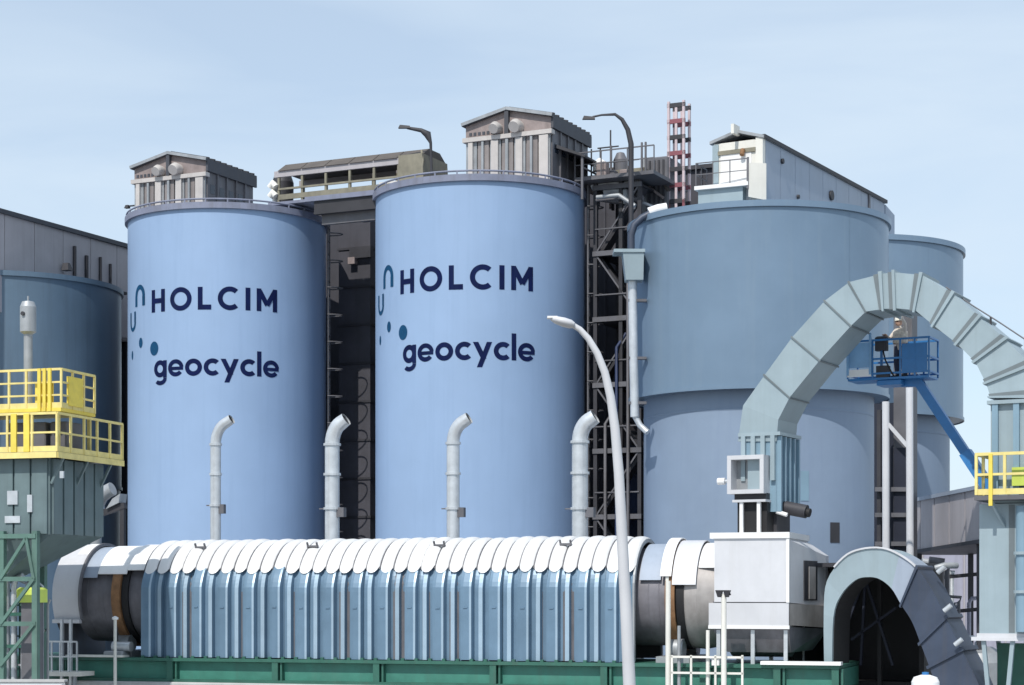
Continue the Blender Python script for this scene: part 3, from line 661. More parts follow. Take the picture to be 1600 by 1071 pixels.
# saddle rollers standing under the tyres
for px in (183, 1050):
    for s_ in (-1, 1): MB().xlathe(3.45, [(0,0)], 4) if False else MB().tube([(kx(px)-.25, s_*.95, 3.42), (kx(px)+.25, s_*.95, 3.42)], .30, 16).build('roller', 'galv_dull', t)
    MB().box(kx(px)-.5, kx(px)+.5, -1.4, 1.4, 3.0, 3.2).build('roller_base', 'galv_dull', t)

def shell(parent, x0, x1, r, a0, a1, m, th=.03, name='hood', n=24):
    mb = MB(); mb.xlathe(zc, [(x0,r),(x1,r)], n, a0, a1)
    mb.xlathe(zc, [(x1,r-th),(x0,r-th)], n, a0, a1); mb.xlathe(zc, [(x0,r-th),(x0,r)], n, a0, a1); mb.xlathe(zc, [(x1,r),(x1,r-th)], n, a0, a1)
    for a in (a0, a1):
        c, s_ = math.cos(R(a)), math.sin(R(a))
        mb.add([(x0,-r*c,zc+r*s_),(x1,-r*c,zc+r*s_),(x1,-(r-th)*c,zc+(r-th)*s_),(x0,-(r-th)*c,zc+(r-th)*s_)], [(0,1,2,3)])
    return mb.build(name, m, parent)
t = thing('discharge_hood', 'pale curved end hood wrapped over the drum beside the green frame', 'hood', FK, (kx(82,-1.7), 0, 3.05))
x0, x1 = kx(82,-1.7), kx(124,-1.7)
shell(t, x0, x1, 1.72, -26, 200, 'offwhite', .05, 'hood_shell', 40)
shell(t, x1-.02, x1+.05, 1.76, -26, 200, 'mid_steel', .10, 'edge_flange', 40)
shell(t, x0+.55, x0+.95, 1.735, 52, 110, 'white', .02, 'top_plate', 12)
MB().box(x0, x1, -1.72, -1.55, zc-.86, zc-.74).build('bottom_band', 'offwhite', t)
mb = MB(); mb.xlathe(zc, [(x0+.02,.01),(x0+.02,1.70)], 40); mb.build('end_plate', 'drum', t)
mb = MB(); mb.box(x0+.1, x0+.2, -1.3, 1.3, 2.9, 4.2); mb.build('stand', 'mid_steel', t)
t = thing('tyre_hood', 'white saddle hoods over the drum beside the discharge hood', 'hood', FK, (kx(175), 0, 3.05))
shell(t, kx(155,-1.4), kx(200,-1.4), 1.66, 26, 154, 'white', .03, 'hood_sheet', 20)
shell(t, kx(201,-1.4), kx(252,-1.4), 1.70, 30, 150, 'white', .03, 'hood_sheet', 20)
shell(t, kx(130,-1.4), kx(155,-1.4)-.02, 1.63, 22, 158, 'gallery_blue', .03, 'skirt_sheet', 20)
for yy in (-1.3, 1.3): MB().bar((kx(178), yy, 2.95), (kx(178), yy, 5.9), .08).build('hood_leg', 'mid_steel', t)
t = thing('tyre_hood', 'white saddle hoods over the drum beside the white inlet housing', 'hood', FK, (kx(1050), 0, 3.05))
shell(t, kx(1003,-1.2), kx(1036,-1.2), 1.58, 18, 162, 'gallery_blue', .03, 'skirt_sheet', 20)
shell(t, kx(1036,-1.2)+.02, kx(1054,-1.2), 1.76, 20, 160, 'white', .03, 'hood_sheet', 20)
shell(t, kx(1054,-1.2)+.02, kx(1092,-1.2), 1.68, 12, 168, 'offwhite', .03, 'hood_sheet', 20)
shell(t, kx(1092,-1.2)+.02, kx(1122,-1.2), 1.60, 32, 148, 'white', .03, 'hood_sheet', 20)
for yy in (-1.55, 1.55): MB().bar((kx(1044), yy, 2.95), (kx(1044), yy, 5.6), .09).build('hood_leg', 'cream', t)

# --- corrugated cover
cx0, cx1 = kx(222, -1.8), 0.0
ZE, ZB = CAM_Z+.10, 3.05                       # spring of the arch, bottom
def cpath(u):                                   # arch section: u 0 at the front spring line, 1 at the crown, 2 at the back
    a = u*math.pi/2; y, z = -1.76*math.cos(a), ZE + 1.55*math.sin(a)
    n = V((0, -math.cos(a)/1.76, math.sin(a)/1.55)).normalized(); return V((0,y,z)), n
NP = 36; pw = (cx1-cx0)/NP
cover = thing('kiln_cover', 'corrugated blue-grey arched cover with white roof sheets over the kiln', 'cover', FK, (cx0, 0, ZB))
UE = 0.29
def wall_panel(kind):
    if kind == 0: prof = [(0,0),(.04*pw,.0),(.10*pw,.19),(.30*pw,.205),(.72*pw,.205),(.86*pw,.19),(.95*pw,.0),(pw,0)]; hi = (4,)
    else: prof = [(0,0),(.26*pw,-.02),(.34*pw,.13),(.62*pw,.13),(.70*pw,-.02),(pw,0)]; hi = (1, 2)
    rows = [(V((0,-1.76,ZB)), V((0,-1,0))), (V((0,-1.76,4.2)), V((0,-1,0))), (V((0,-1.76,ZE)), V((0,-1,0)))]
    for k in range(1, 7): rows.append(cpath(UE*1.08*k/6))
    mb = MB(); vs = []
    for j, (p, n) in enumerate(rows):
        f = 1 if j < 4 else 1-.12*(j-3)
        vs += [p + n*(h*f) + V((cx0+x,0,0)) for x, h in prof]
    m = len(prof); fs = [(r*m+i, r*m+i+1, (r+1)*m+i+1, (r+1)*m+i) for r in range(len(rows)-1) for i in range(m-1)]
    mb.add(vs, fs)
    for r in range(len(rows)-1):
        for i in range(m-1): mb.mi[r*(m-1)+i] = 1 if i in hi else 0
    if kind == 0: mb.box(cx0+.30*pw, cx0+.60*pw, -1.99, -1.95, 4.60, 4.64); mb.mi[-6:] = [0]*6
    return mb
def roof_panel():
    mb = MB(); vs = []; NX, NU = 8, 18
    for k in range(NU+1):
        for i in range(NX+1):
            f = i/NX; lobe = math.sqrt(max(0, 1-(2*f-1)**2))
            ust = UE*1.16 - .12*lobe; u = ust + (2-2*UE*.9 - ust)*k/NU + 0
            p, n = cpath(min(u, 1.9)); vs.append(p + n*(.03+.10*lobe**.8) + V((cx0+(f)*pw,0,0)))
    m = NX+1; mb.add(vs, [(k*m+i, k*m+i+1, (k+1)*m+i+1, (k+1)*m+i) for k in range(NU) for i in range(NX)], True)
    return mb
rj = random.Random(11)
wpa = [wall_panel(k).build('wall_panel', ['blue_sheet', 'blue_sheet_highlight'], cover) for k in (0, 1)]; wpa[1].location.x = pw
rp = roof_panel().build('roof_panel', 'roof_sheet', cover)
for i in range(1, NP):
    if i > 1:
        c_ = share(wpa[i % 2], cover, ((i - i % 2)*pw, rj.uniform(-.02,.02), rj.uniform(-.02,.01))); c_.rotation_euler.y = rj.uniform(-.0012,.0012)
    c_ = share(rp, cover, (i*pw, rj.uniform(-.03,.02), rj.uniform(-.015,.025))); c_.scale.x = rj.uniform(.98,1.03)
sm_ = MB().tube([cpath(.28+(1.72-.28)*k/14)[0]+cpath(.28+(1.72-.28)*k/14)[1]*.06+V((cx0,0,0)) for k in range(15)], .020, 5).build('roof_seam', 'mid_steel', cover)
for i in range(1, NP): share(sm_, cover, (i*pw,0,0))
# inner lining behind the sheets, back wall and end rings
mb = MB(); pts = [(-1.74,ZB),(-1.74,ZE)] + [(cpath(u/10)[0].y*.985, ZE+(cpath(u/10)[0].z-ZE)*.985) for u in range(0,21)] + [(1.74,ZB)]
for (a, b) in zip(pts[:-1], pts[1:]): mb.add([(cx0+.05,a[0],a[1]),(cx1-.05,a[0],a[1]),(cx1-.05,b[0],b[1]),(cx0+.05,b[0],b[1])], [(0,1,2,3)], True)
mb.build('lining', 'mid_steel', cover)
for xx in (cx0, cx1-.06):
    mb = MB(); poly = [(-1.80,ZB),(-1.80,ZE)] + [(cpath(u/10)[0].y*1.02, ZE+(cpath(u/10)[0].z-ZE)*1.03) for u in range(0,21)] + [(1.80,ZB)]
    inn = [(y*.91, ZE+(z-ZE)*.93 if z > ZE else z) for y, z in poly]
    for k in range(len(poly)-1):
        a, b, c, d = poly[k], poly[k+1], inn[k+1], inn[k]
        mb.hexa([(xx,a[0],a[1]),(xx,d[0],d[1]),(xx,c[0],c[1]),(xx,b[0],b[1]),(xx+.06,a[0],a[1]),(xx+.06,d[0],d[1]),(xx+.06,c[0],c[1]),(xx+.06,b[0],b[1])])
    mb.build('end_frame', 'galv_dull', cover)
for px in (315, 490, 688, 885):                # lifting lugs on the roof
    xx = kx(px, -1.0); p, n = cpath(.62)
    MB().bar(p+V((xx-.18,0,0))+n*.16, p+V((xx+.18,0,0))+n*.16, .10, .06).build('roof_lug', 'mid_steel', cover)
    for s_ in (-.16, .16): MB().bar(p+V((xx+s_,0,0))+n*.1, p+V((xx+s_,0,0))+n*.3, .05).build('lug_post', 'mid_steel', cover)

# --- green girder
gx0, gx1 = kx(-120,-1.9), kx(1312,-2.0)
gird = thing('green_girder', 'long green plate girder carrying the kiln with stiffener ribs', 'girder', FK, (gx0, 0, 2.3))
ZT = 3.02
MB().box(gx0, gx1, -1.80, 1.9, 2.36, ZT-.12).build('web', 'green', gird)
MB().box(gx0, gx1, -2.05, 2.0, ZT-.10, ZT).build('top_flange', 'green_dark', gird)
MB().box(gx0, gx1, -2.05, 2.0, 2.26, 2.36).build('bottom_flange', 'green_dark', gird)
xx = kx(95,-1.9)
st = None; i = 0
stiff = [kx(p,-1.9) for p in (96,268,432,590,772,945,1100,1215,1306)]
for s_ in stiff:
    MB().box(s_-.10, s_+.10, -2.03, -1.79, 2.36, ZT-.10).build('stiffener', 'green_dark', gird)
    MB().box(s_+.16, s_+.22, -1.98, -1.79, 2.36, ZT-.10).build('stiffener', 'green_dark', gird)
i = 0; x = gx0+.2; f = None
while x < cx1:
    if x > cx0:
        if f is None: f = MB().box(x, x+.10, -2.02, -1.92, ZT-.001, ZT+.07).build('clip', 'green_dark', gird); xs = x
        else: share(f, gird, (x-xs,0,0))
    x += .44
MB().box(kx(1195), gx1+.05, -2.15, -1.75, ZT+.004, ZT+.10).build('kerb_angle', 'white', gird)
MB().box(kx(120), kx(208), -2.15, -1.7, ZT+.004, ZT+.07).build('kerb_angle', 'cream', gird)
t = thing('concrete_plinth', 'pale concrete plinth under the green girder', 'plinth', FK, (gx0, 0, 0))
MB().bbox(gx0, gx1-.3, -2.2, 2.2, 0, 2.27, .04).build('block', 'concrete', t)

# --- vent pipes behind the kiln
def vent_pipe(px, wpx, ytop, pxe, lab, ybr):
    y = -.0 + 2.45; a = FK.pix(px, ytop, y); s_ = (FK.pix(px+1, ytop, y).x-a.x); r = wpx/2*s_
    t = thing('vent_pipe', lab, 'pipe', FK, (a.x, y, 0), 'bent vent pipes behind the kiln cover')
    zt = a.z; zb = 2.0
    e = FK.pix(pxe, ytop-22, y)
    zbend = FK.pix(px, ytop+16, y).z
    MB().tube([(a.x, y, 0), (a.x, y, zbend)], r, 18).build('pipe', 'galv', t)
    dx = e.x-a.x; P = []
    for k in range(8):
        q = R(k*70/7); P.append((a.x + dx*.62*(1-math.cos(q))/.66, y, zbend + (e.z-zbend)*math.sin(q)/.94*.86))
    P.append((P[-1][0]+dx*.38, y, P[-1][2]+.14*(e.z-zbend)+.02))
    mb = MB(); mb.tube(P, [r*1.0]*8+[r*.92], 18, False); mb.build('elbow', 'galv', t)
    d = (V(P[-1])-V(P[-2])).normalized(); mb = MB(); q = V(P[-1])-d*.05; mb.tube([q-d*.02, q], r*.9, 16); mb.build('dark_mouth', 'black', t)
    for py in (ytop+17, (ytop+845)/2-20, ybr):
        z = FK.pix(px, py, y).z; MB().lathe(a.x, y, [(r,z-.04),(r*1.2,z-.04),(r*1.2,z+.04),(r,z+.04)], 18, False).build('flange', 'galv', t)
    z = FK.pix(px, ybr, y).z
    MB().box(a.x+r*.6, a.x+r*1.9, y-r*.5, y+r*.5, z-.28, z+.03).build('damper_box', 'mid_steel', t)
    MB().bar((a.x-r*1.9, y, z), (a.x+r*1.9, y, z), .04).build('damper_shaft', 'mid_steel', t)
vent_pipe(337, 15, 678, 362, 'thinnest bent vent pipe, first past the discharge hood', 790)
vent_pipe(519, 21, 678, 541, 'bent vent pipe standing before the dark gap between lettered silos', 795)
vent_pipe(708, 19, 676, 733, 'bent vent pipe standing before the middle of the lettered silo near the stair tower', 795)
vent_pipe(906, 24, 674, 930, 'thickest bent vent pipe beside the stair tower gap', 795)
# rear pipe near the filter
y = 2.6; a = FK.pix(150, 800, y)
t = thing('elbow_pipe', 'short purple-grey elbow pipe between filter and lettered silo', 'pipe', FK, (a.x, y, 0))
pp = lambda px, py: FK.pix(px, py, y)
MB().tube([(a.x, y, 0), pp(150, 800)], .19, 14).build('pipe', 'galv_dull', t)
MB().tube([pp(150,806), pp(151,790), pp(158,776), pp(168,768), pp(176,764)], [.26,.26,.25,.24,.24], 14).build('elbow', 'galv_dull', t)
MB().lathe(a.x, y, [(.17,pp(0,797).z-.05),(.30,pp(0,797).z-.05),(.30,pp(0,797).z+.07),(.17,pp(0,797).z+.07)], 16, False).build('flange', 'galv', t)
MB().hexa([pp(170,796)+V((0,-.2,0)), pp(190,786)+V((0,-.2,0)), pp(190,786)+V((0,.3,0)), pp(170,796)+V((0,.3,0)), pp(180,780)+V((0,-.2,0)), pp(192,772)+V((0,-.2,0)), pp(192,772)+V((0,.3,0)), pp(180,780)+V((0,.3,0))]).build('chute', 'galv_dull', t)
MB().bar(pp(160,802), pp(196,790), .2).build('support_beam', 'dark_steel', t)
MB().bar(pp(192,795), V((pp(192,795).x, y, 0)), .16).build('support_leg', 'dark_steel', t)

# ------------------------------------------------------------------ white inlet housing
yf = -1.65
p0, p1 = FK.pix(1116, 842, yf), FK.pix(1232, 980, yf)
hx0, hx1, hz1, hz0 = p0.x, p1.x, p0.z, p1.z
t = thing('inlet_housing', 'white box-shaped inlet housing at the end of the kiln', 'housing', FK, (hx0, 0, 3.05))
zs = FK.pix(1200, 942, yf).z
MB().box(hx0, hx1, yf, 1.7, zs+.02, hz1).build('upper_casing', 'offwhite', t)
MB().box(hx0-.16, hx1+.01, yf-.01, 1.7, hz0, zs-.01).build('lower_casing', 'offwhite', t)
MB().box(hx0-.05, hx1-.05, yf+.04, 1.6, zs-.03, zs+.03).build('joint', 'mid_steel', t)
MB().box(hx0-.12, hx1+.04, yf-.06, 1.8, hz1, hz1+.17).build('lid', 'white', t)
MB().box(hx1-.06, hx1+.025, yf-.03, yf+.06, zs, hz1).build('corner_angle', 'white', t)
MB().box(hx0-.17, hx1+.03, yf-.03, yf+.05, hz0-.06, hz0+.04).build('bottom_angle', 'white', t)
q = FK.pix(1290, 900, 1.3)
zt_, zb_ = hz1-.1, zs
def wedge(z0, z1, z1b, ex=0.0):
    return MB().hexa([(hx1+.02,yf+.02,z0),(q.x+ex,1.3,z0-.12),(q.x+ex,1.9,z0-.12),(hx1+.02,1.9,z0),(hx1+.02,yf+.02,z1),(q.x+ex,1.3,z1b),(q.x+ex,1.9,z1b),(hx1+.02,1.9,z1)])
wedge(zs+.0, hz1-.05, hz1-.45).build('side_casing', 'offwhite', t)
wedge(hz0+.05, zs-.03, zs-.10, .12).build('side_skirt', 'drum_pale', t)
# window slot in the slanted side
A_, B_ = V((hx1+.02, yf+.02, 0)), V((q.x, 1.3, 0)); dd = (B_-A_).normalized(); nn = V((dd.y, -dd.x, 0))
for (m_, s0, s1, z0, z1, o) in (('dark_steel', .38, .74, zs+.06, zs+1.22, .03), ('drum_pale', .50, .68, zs+.10, zs+1.05, .045)):
    a, b = A_+dd*(B_-A_).length*s0, A_+dd*(B_-A_).length*s1
    MB().hexa([V((a.x,a.y,z0))-nn*.05, V((b.x,b.y,z0))-nn*.05, V((b.x,b.y,z0))+nn*o, V((a.x,a.y,z0))+nn*o, V((a.x,a.y,z1))-nn*.05, V((b.x,b.y,z1))-nn*.05, V((b.x,b.y,z1))+nn*o, V((a.x,a.y,z1))+nn*o]).build('side_door', m_, t)
# round bottom and legs
MB().hexa([(hx0+.3,yf+.4,3.35),(hx1+.0,yf+.4,3.35),(hx1+.2,1.4,3.35),(hx0+.3,1.4,3.35),(hx0-.1,yf+.05,hz0),(hx1+.0,yf+.05,hz0),(q.x+.05,1.6,hz0-.1),(hx0-.1,1.6,hz0)]).build('bottom_hopper', 'drum', t)
MB().xlathe(zc-.35, [(hx0+.25,0.9),(hx0+.25,1.42),(hx1-.2,1.42),(hx1-.2,.9)], 40).build('inner_drum', 'duct_flange', t)
for xx in (hx0+.1, hx0+1.1, hx1-.1):
    MB().bar((xx, -1.5, 2.95), (xx, -1.5, hz0+.02), .11).build('leg', 'galv', t)
    MB().bar((xx, 1.4, 2.95), (xx, 1.4, hz0+.02), .11).build('leg', 'galv', t)

# stand on the housing, square damper frame and ribbed box
zt0 = hz1+.17
fd = lambda px, py, y: FD.pix(px, py, y)
yb = -1.15
t = thing('damper_unit', 'square-framed damper box on white posts above the inlet housing', 'damper', FD, (fd(1165,830,yb).x, yb, zt0))
zA = fd(1165, 785, yb).z
for px in (1159, 1186): MB().bar((fd(px,800,yb).x, yb-.0, zt0-.02), (fd(px,800,yb).x, yb, zA), .10).build('post', 'white', t)
MB().box(fd(1150,800,yb).x, fd(1196,800,yb).x, yb+.12, yb+.9, zt0-.02, zA).build('pedestal', 'black', t)
MB().box(fd(1146,800,yb).x, fd(1198,800,yb).x, yb-.1, yb+.9, zA, zA+.07).build('pedestal_plate', 'offwhite', t)
zB, zC = fd(1165, 772, yb).z, fd(1165, 712, yb).z
xA, xB = fd(1139, 740, yb).x, fd(1196, 740, yb).x
MB().box(xA+.15, xB, yb+.05, yb+.8, zA+.07, zB+.02).build('neck', 'dark_steel', t)
for (a, b, c, d) in ((xA,xB,zB,zB+.12), (xA,xB,zC-.12,zC), (xA,xA+.12,zB+.121,zC-.121), (xB-.12,xB,zB+.121,zC-.121)):
    MB().box(a, b, yb-.15, yb+.75, c, d).build('frame_side', 'offwhite', t)
MB().box(xA+.12, xA+.52, yb+.30, yb+.4, zB+.12, zC-.12).build('damper_leaf', 'galv_dull', t)
MB().box(xA+.53, xB-.12, yb+.12, yb+.3, zB+.12, zC-.12).build('damper_leaf', 'duct', t)
zb = fd(1120, 752, yb).z
MB().tube([(xA+.02, yb+.2, zb), (xA-.22, yb+.2, zb)], .05, 8).build('shaft', 'galv', t)
MB().tube([(xA-.2, yb+.2, zb), (xA-.42, yb+.2, zb)], .10, 12).build('actuator', 'white', t)
# ribbed transition box
yr0, yr1 = -.78, .85
xr0, xr1 = fd(1158, 740, yr0).x, fd(1213, 740, yr0).x
zr0, zr1 = fd(1200, 800, yr0).z, fd(1180, 682, yr0).z
t = thing('ribbed_duct_box', 'ribbed steel transition box at the foot of the bent duct', 'duct', FD, (xr0, yr0, zt0))
MB().box(xr0, xr1, yr0, yr1, zr0, zr1).build('casing', 'duct_blue', t)
for i in range(4):
    x = xr0+(xr1-xr0)*(i+.12)/3.6
    MB().box(x, x+.13, yr0-.12, yr0+.01, zr0+.9, zr1).build('front_rib', 'duct', t)
for i in range(5):
    y = yr0+.02+i*(yr1-yr0-.1)/4
    MB().box(xr1-.01, xr1+.14, y, y+.10, zr0, zr1-.02).build('side_rib', 'duct_blue', t)
MB().box(xr0-.06, xr1+.15, yr0-.1, yr1+.1, zr1, zr1+.1).build('top_flange', 'duct', t)
MB().box(xr0+.2, xr1-.1, yr0+.3, yr1-.2, zt0-.05, zr0+.02).build('foot', 'dark_steel', t)
mz = zr0+.02
MB().tube([(xr1+.05, -.3, mz+.12), (xr1+.75, -.3, mz-.02)], .20, 14).build('motor', 'dark_steel', t)
MB().tube([(xr1+.6, -.3, mz), (xr1+.85, -.3, mz-.06)], .13, 12).build('fan_cowl', 'black', t)
MB().tube([(xr1-.02, -.7, mz-.02), (xr1+.3, -.7, mz-.12)], .06, 8).build('lubricator', 'white', t)

# ------------------------------------------------------------------ big bent duct
yd0, yd1 = -.82, .80
PR = [((1153,690),(1213,690)), ((1161,634),(1216,656)), ((1195,586),(1234,621)), ((1238,527),(1281,563)), ((1289,470),(1330,509)), ((1327,441),(1353,487)),
      ((1378,428),(1381,483)), ((1398,426),(1400,482)), ((1441,430),(1430,485)), ((1490,460),(1459,509)), ((1531,497),(1496,538)), ((1572,531),(1524,566)), ((1612,572),(1541,600)), ((1628,622),(1548,622))]
PP = [(fd(o[0],o[1],yd0), fd(i[0],i[1],yd0)) for o, i in PR]
duct = thing('bent_duct', 'large grey-green sectioned duct arching over the boom lift', 'duct', FD, (PP[0][0].x, 0, zr1))
def seg(a, b, ex=0.0, y0=yd0, y1=yd1):
    (o0, i0), (o1, i1) = a, b
    def off(p, q): return p + (p-q).normalized()*ex
    O0, I0, O1, I1 = off(o0,i0), off(i0,o0), off(o1,i1), off(i1,o1)
    f = lambda p, y: V((p.x, y, p.z))
    return MB().hexa([f(O0,y0-ex), f(I0,y0-ex), f(I0,y1+ex), f(O0,y1+ex), f(O1,y0-ex), f(I1,y0-ex), f(I1,y1+ex), f(O1,y1+ex)])
def lerp2(a, b, s): return (a[0].lerp(b[0], s), a[1].lerp(b[1], s))
for k in range(len(PP)-1):
    seg(PP[k], PP[k+1]).build('duct_section', 'duct', duct)
for k in range(1, len(PP)):
    a, b = PP[k-1], PP[k]; ln = ((a[0]+a[1])/2 - (b[0]+b[1])/2).length
    s = .045/ln; big = k >= 6
    if k == 1: continue
    seg(lerp2(b, a, s*(1.6 if big else .8)), lerp2(a, b, 1+s*.2), .07 if big else .035).build('joint_flange', 'duct_flange' if not big else 'duct', duct)
    if big: seg(lerp2(b, a, s*4.2), lerp2(b, a, s*1.7), .025).build('joint_gasket', 'duct_flange', duct)
MB().tube([fd(1478,449,0), fd(1520,478,0), fd(1560,503,0), fd(1640,556,0)], .022, 6).build('safety_line', 'mid_steel', duct)
for px, py, qy in ((1492,459,470),(1548,496,512),(1602,531,560)): MB().bar(fd(px,py,0), fd(px,qy,0), .05).build('line_post', 'dark_steel', duct)
# vertical leg
xv0, xv1 = PP[-1][1].x, PP[-1][0].x; zv = PP[-1][0].z; zplat = fd(1560, 775, yd0).z
MB().box(xv0, xv1, yd0, yd1, zplat-.2, zv).build('riser', 'duct', duct)
for px in (1555, 1588, 1622):
    x = fd(px, 680, yd0).x; MB().box(x-.06, x+.10, yd0-.12, yd0+.01, zplat, zv-.12).build('riser_rib', 'duct_blue', duct)
MB().box(xv0-.07, xv1+.07, yd0-.15, yd1+.1, zv-.12, zv-.02).build('riser_flange', 'duct', duct)
# lower leg below the platform
xw0 = fd(1531, 850, yd0).x; xw1 = xv1+.35; zw0 = fd(1560, 990, yd0).z
MB().box(xw0, xw1, yd0-.05, yd1+.2, zw0, zplat-.22).build('lower_leg', 'duct', duct)
MB().box(xw0-.06, xw1+.06, yd0-.1, yd1+.25, zw0-.1, zw0).build('lower_flange', 'offwhite', duct)
xg = fd(1577, 850, yd0).x
MB().box(xg, xg+.16, yd0-.055, yd0-.0, zw0+.02, zplat-.25).build('seam_strip', 'duct_flange', duct)
MB().tube([(xg+.42, yd0-.22, zw0+.05), (xg+.42, yd0-.22, zplat-.3)], .19, 14).build('side_pipe', 'duct_blue', duct)
for py in (865, 925):
    z = fd(1590, py, yd0).z; MB().lathe(xg+.42, yd0-.22, [(.19,z-.04),(.25,z-.04),(.25,z+.04),(.19,z+.04)], 14, False).build('pipe_flange', 'duct', duct)
t = thing('duct_stand', 'pale green steel stand with raking legs under the vertical duct', 'stand', FD, (xw0, 0, 0))
MB().box(xw0-.2, xw1+.1, yd0-.15, yd1+.3, zw0-.2, zw0-.1).build('top_plate', 'offwhite', t)
for a, b in ((.10, .45), (.9, .55), (1.7, 1.9)):
    MB().bar((xw0+a, yd0, zw0-.15), (xw0+b, yd0, 0), .11).build('leg', 'duct', t); MB().bar((xw0+a, yd1, zw0-.15), (xw0+b, yd1, 0), .11).build('leg', 'duct', t)
MB().box(xw0+.1, xw1-.2, yd1-.1, yd1, .5, zw0-.3).build('back_panel', 'green_dark', t)
# platform and yellow rails round the riser
rx0, ry0 = fd(1522, 778, -1.5).x, -1.5
t = thing('riser_platform', 'yellow-railed platform round the vertical duct', 'platform', FD, (rx0, ry0, zplat))
MB().box(rx0, xw1+1.2, ry0, yd0-.06, zplat-.14, zplat-.02).build('deck', 'mid_steel', t)
MB().box(rx0, xw0-.05, yd0-.06, 1.6, zplat-.14, zplat-.02).build('deck', 'mid_steel', t)
railing(t, [(rx0+.05,1.5,zplat),(rx0+.05,ry0+.05,zplat),(xw1+1.1,ry0+.05,zplat)], 1.1, 'yellow', .72, .038, True)
MB().box(fd(1545,750,ry0).x, fd(1545,750,ry0).x+.10, ry0-.03, ry0+.06, zplat-.3, zplat+1.1).build('gate_post', 'yellow_vivid', t)
MB().box(rx0+.9, rx0+1.5, yd0-.2, yd0-.1, zplat+.25, zplat+.75).build('cabinet', 'lime', t)
for x in (rx0+.4, xw1+.6): MB().bar((x, ry0+.1, zplat-.1), (x+.3, yd0+.02, zplat-.9), .08).build('bracket', 'duct', t)

# ------------------------------------------------------------------ lower curved duct and dark shed
wpx = lambda px, Y: W0.dep(px, 930, Y)
ya0, ya1 = -.6, .9
AR = [((1290,985),(1296,985)), ((1289,930),(1302,948)), ((1297,897),(1318,925)), ((1318,873),(1336,907)), ((1345,860),(1355,902)), ((1378,858),(1374,905)), ((1405,868),(1393,920)), ((1432,888),(1408,945)), ((1455,920),(1425,972)), ((1478,965),(1438,1005)), ((1502,1015),(1452,1042)), ((1525,1060),(1466,1085)), ((1545,1110),(1478,1130))]
AR[0] = ((1288,1050),(1300,1050)); AR[1] = ((1287,960),(1302,965)); AR[2] = ((1292,908),(1314,930))
def crom(pts, n):
    out = []
    for i in range(len(pts)-1):
        p0, p1, p2, p3 = pts[max(0,i-1)], pts[i], pts[i+1], pts[min(len(pts)-1,i+2)]
        for k in range(n):
            u = k/n; out.append(tuple(.5*((2*p1[j])+(p2[j]-p0[j])*u+(2*p0[j]-5*p1[j]+4*p2[j]-p3[j])*u*u+(-p0[j]+3*p1[j]-3*p2[j]+p3[j])*u**3) for j in (0,1)))
    return out + [pts[-1]]
AS = 4
AF = list(zip(crom([p[0] for p in AR], AS), crom([p[1] for p in AR], AS)))
AA = [(fd(o[0],o[1],ya0), fd(i[0],i[1],ya0)) for o, i in AR]
AX = [(fd(o[0],o[1],ya0), fd(i[0],i[1],ya0)) for o, i in AF]
t = thing('arch_duct', 'thick grey curved duct bending down before the dark shed', 'duct', FD, (AA[0][0].x, 0, 3.0))
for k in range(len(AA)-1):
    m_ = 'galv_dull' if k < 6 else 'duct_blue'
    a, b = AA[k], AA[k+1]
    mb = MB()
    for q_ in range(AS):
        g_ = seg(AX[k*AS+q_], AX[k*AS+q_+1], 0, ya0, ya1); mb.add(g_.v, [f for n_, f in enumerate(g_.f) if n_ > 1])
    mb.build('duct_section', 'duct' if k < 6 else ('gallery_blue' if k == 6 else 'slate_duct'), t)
for k in (7, 9, 10): seg(lerp2(AA[k],AA[k-1],.06), lerp2(AA[k],AA[k-1],-.06), .07, ya0, ya1).build('joint_flange', 'slate_duct', t)
for k in range(len(AX)-1):  # thin black liner paints shade onto the inner faces of the bend
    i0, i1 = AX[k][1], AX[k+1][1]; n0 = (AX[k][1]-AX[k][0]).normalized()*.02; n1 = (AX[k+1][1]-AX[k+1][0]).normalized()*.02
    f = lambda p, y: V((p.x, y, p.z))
    MB().hexa([f(i0,ya0+.12), f(i0+n0,ya0+.12), f(i0+n0,ya1), f(i0,ya1), f(i1,ya0+.12), f(i1+n1,ya0+.12), f(i1+n1,ya1), f(i1,ya1)]).build('shade_lining', 'black', t)
for k in range(2*AS+2, 7*AS):                     # pale strip painting the lit highlight along the outer edge
    o0, o1 = AX[k][0], AX[k+1][0]
    MB().bar(V((o0.x, ya0+.0, o0.z+.03)), V((o1.x, ya0+.0, o1.z+.03)), .10, .05).build('highlight_strip', 'offwhite', t)
for (px, py, l) in ((1475, 955, .35), (1492, 1008, .4), (1465, 895, .3)):
    p = fd(px, py, ya0-.2); MB().tube([p, p+V((.2,0,.16))], .07, 10).build('nozzle', 'galv', t)
MB().tube([fd(1462,888,.2), fd(1475,884,.2), fd(1495,884,.6)], .09, 10).build('branch_pipe', 'galv_dull', t)
t = thing('pipe_cluster', 'tangle of grey pipes between the curved duct and the vertical duct', 'pipes', W0, (wpx(1490,60).x, 61.0, 0))
rn = random.Random(5)
for i in range(14):
    Yc = 60.5+.25*i; a_ = W0.dep(rn.uniform(1450,1528), rn.uniform(868,1010), Yc); m_ = rn.choice(['galv_dull','mid_steel','galv','slate_duct','grey_wall'])
    MB().tube([(a_.x,Yc,0),(a_.x,Yc,a_.z-.2),(a_.x+.08,Yc,a_.z-.05),(a_.x+rn.choice([-1,1])*rn.uniform(.2,.6),Yc,a_.z)], rn.uniform(.05,.13), 9).build('pipe', m_, t)
for py in (905, 960): MB().bar(W0.dep(1446,py,62), W0.dep(1532,py-8,62), .12).build('pipe_support', 'dark_steel', t)
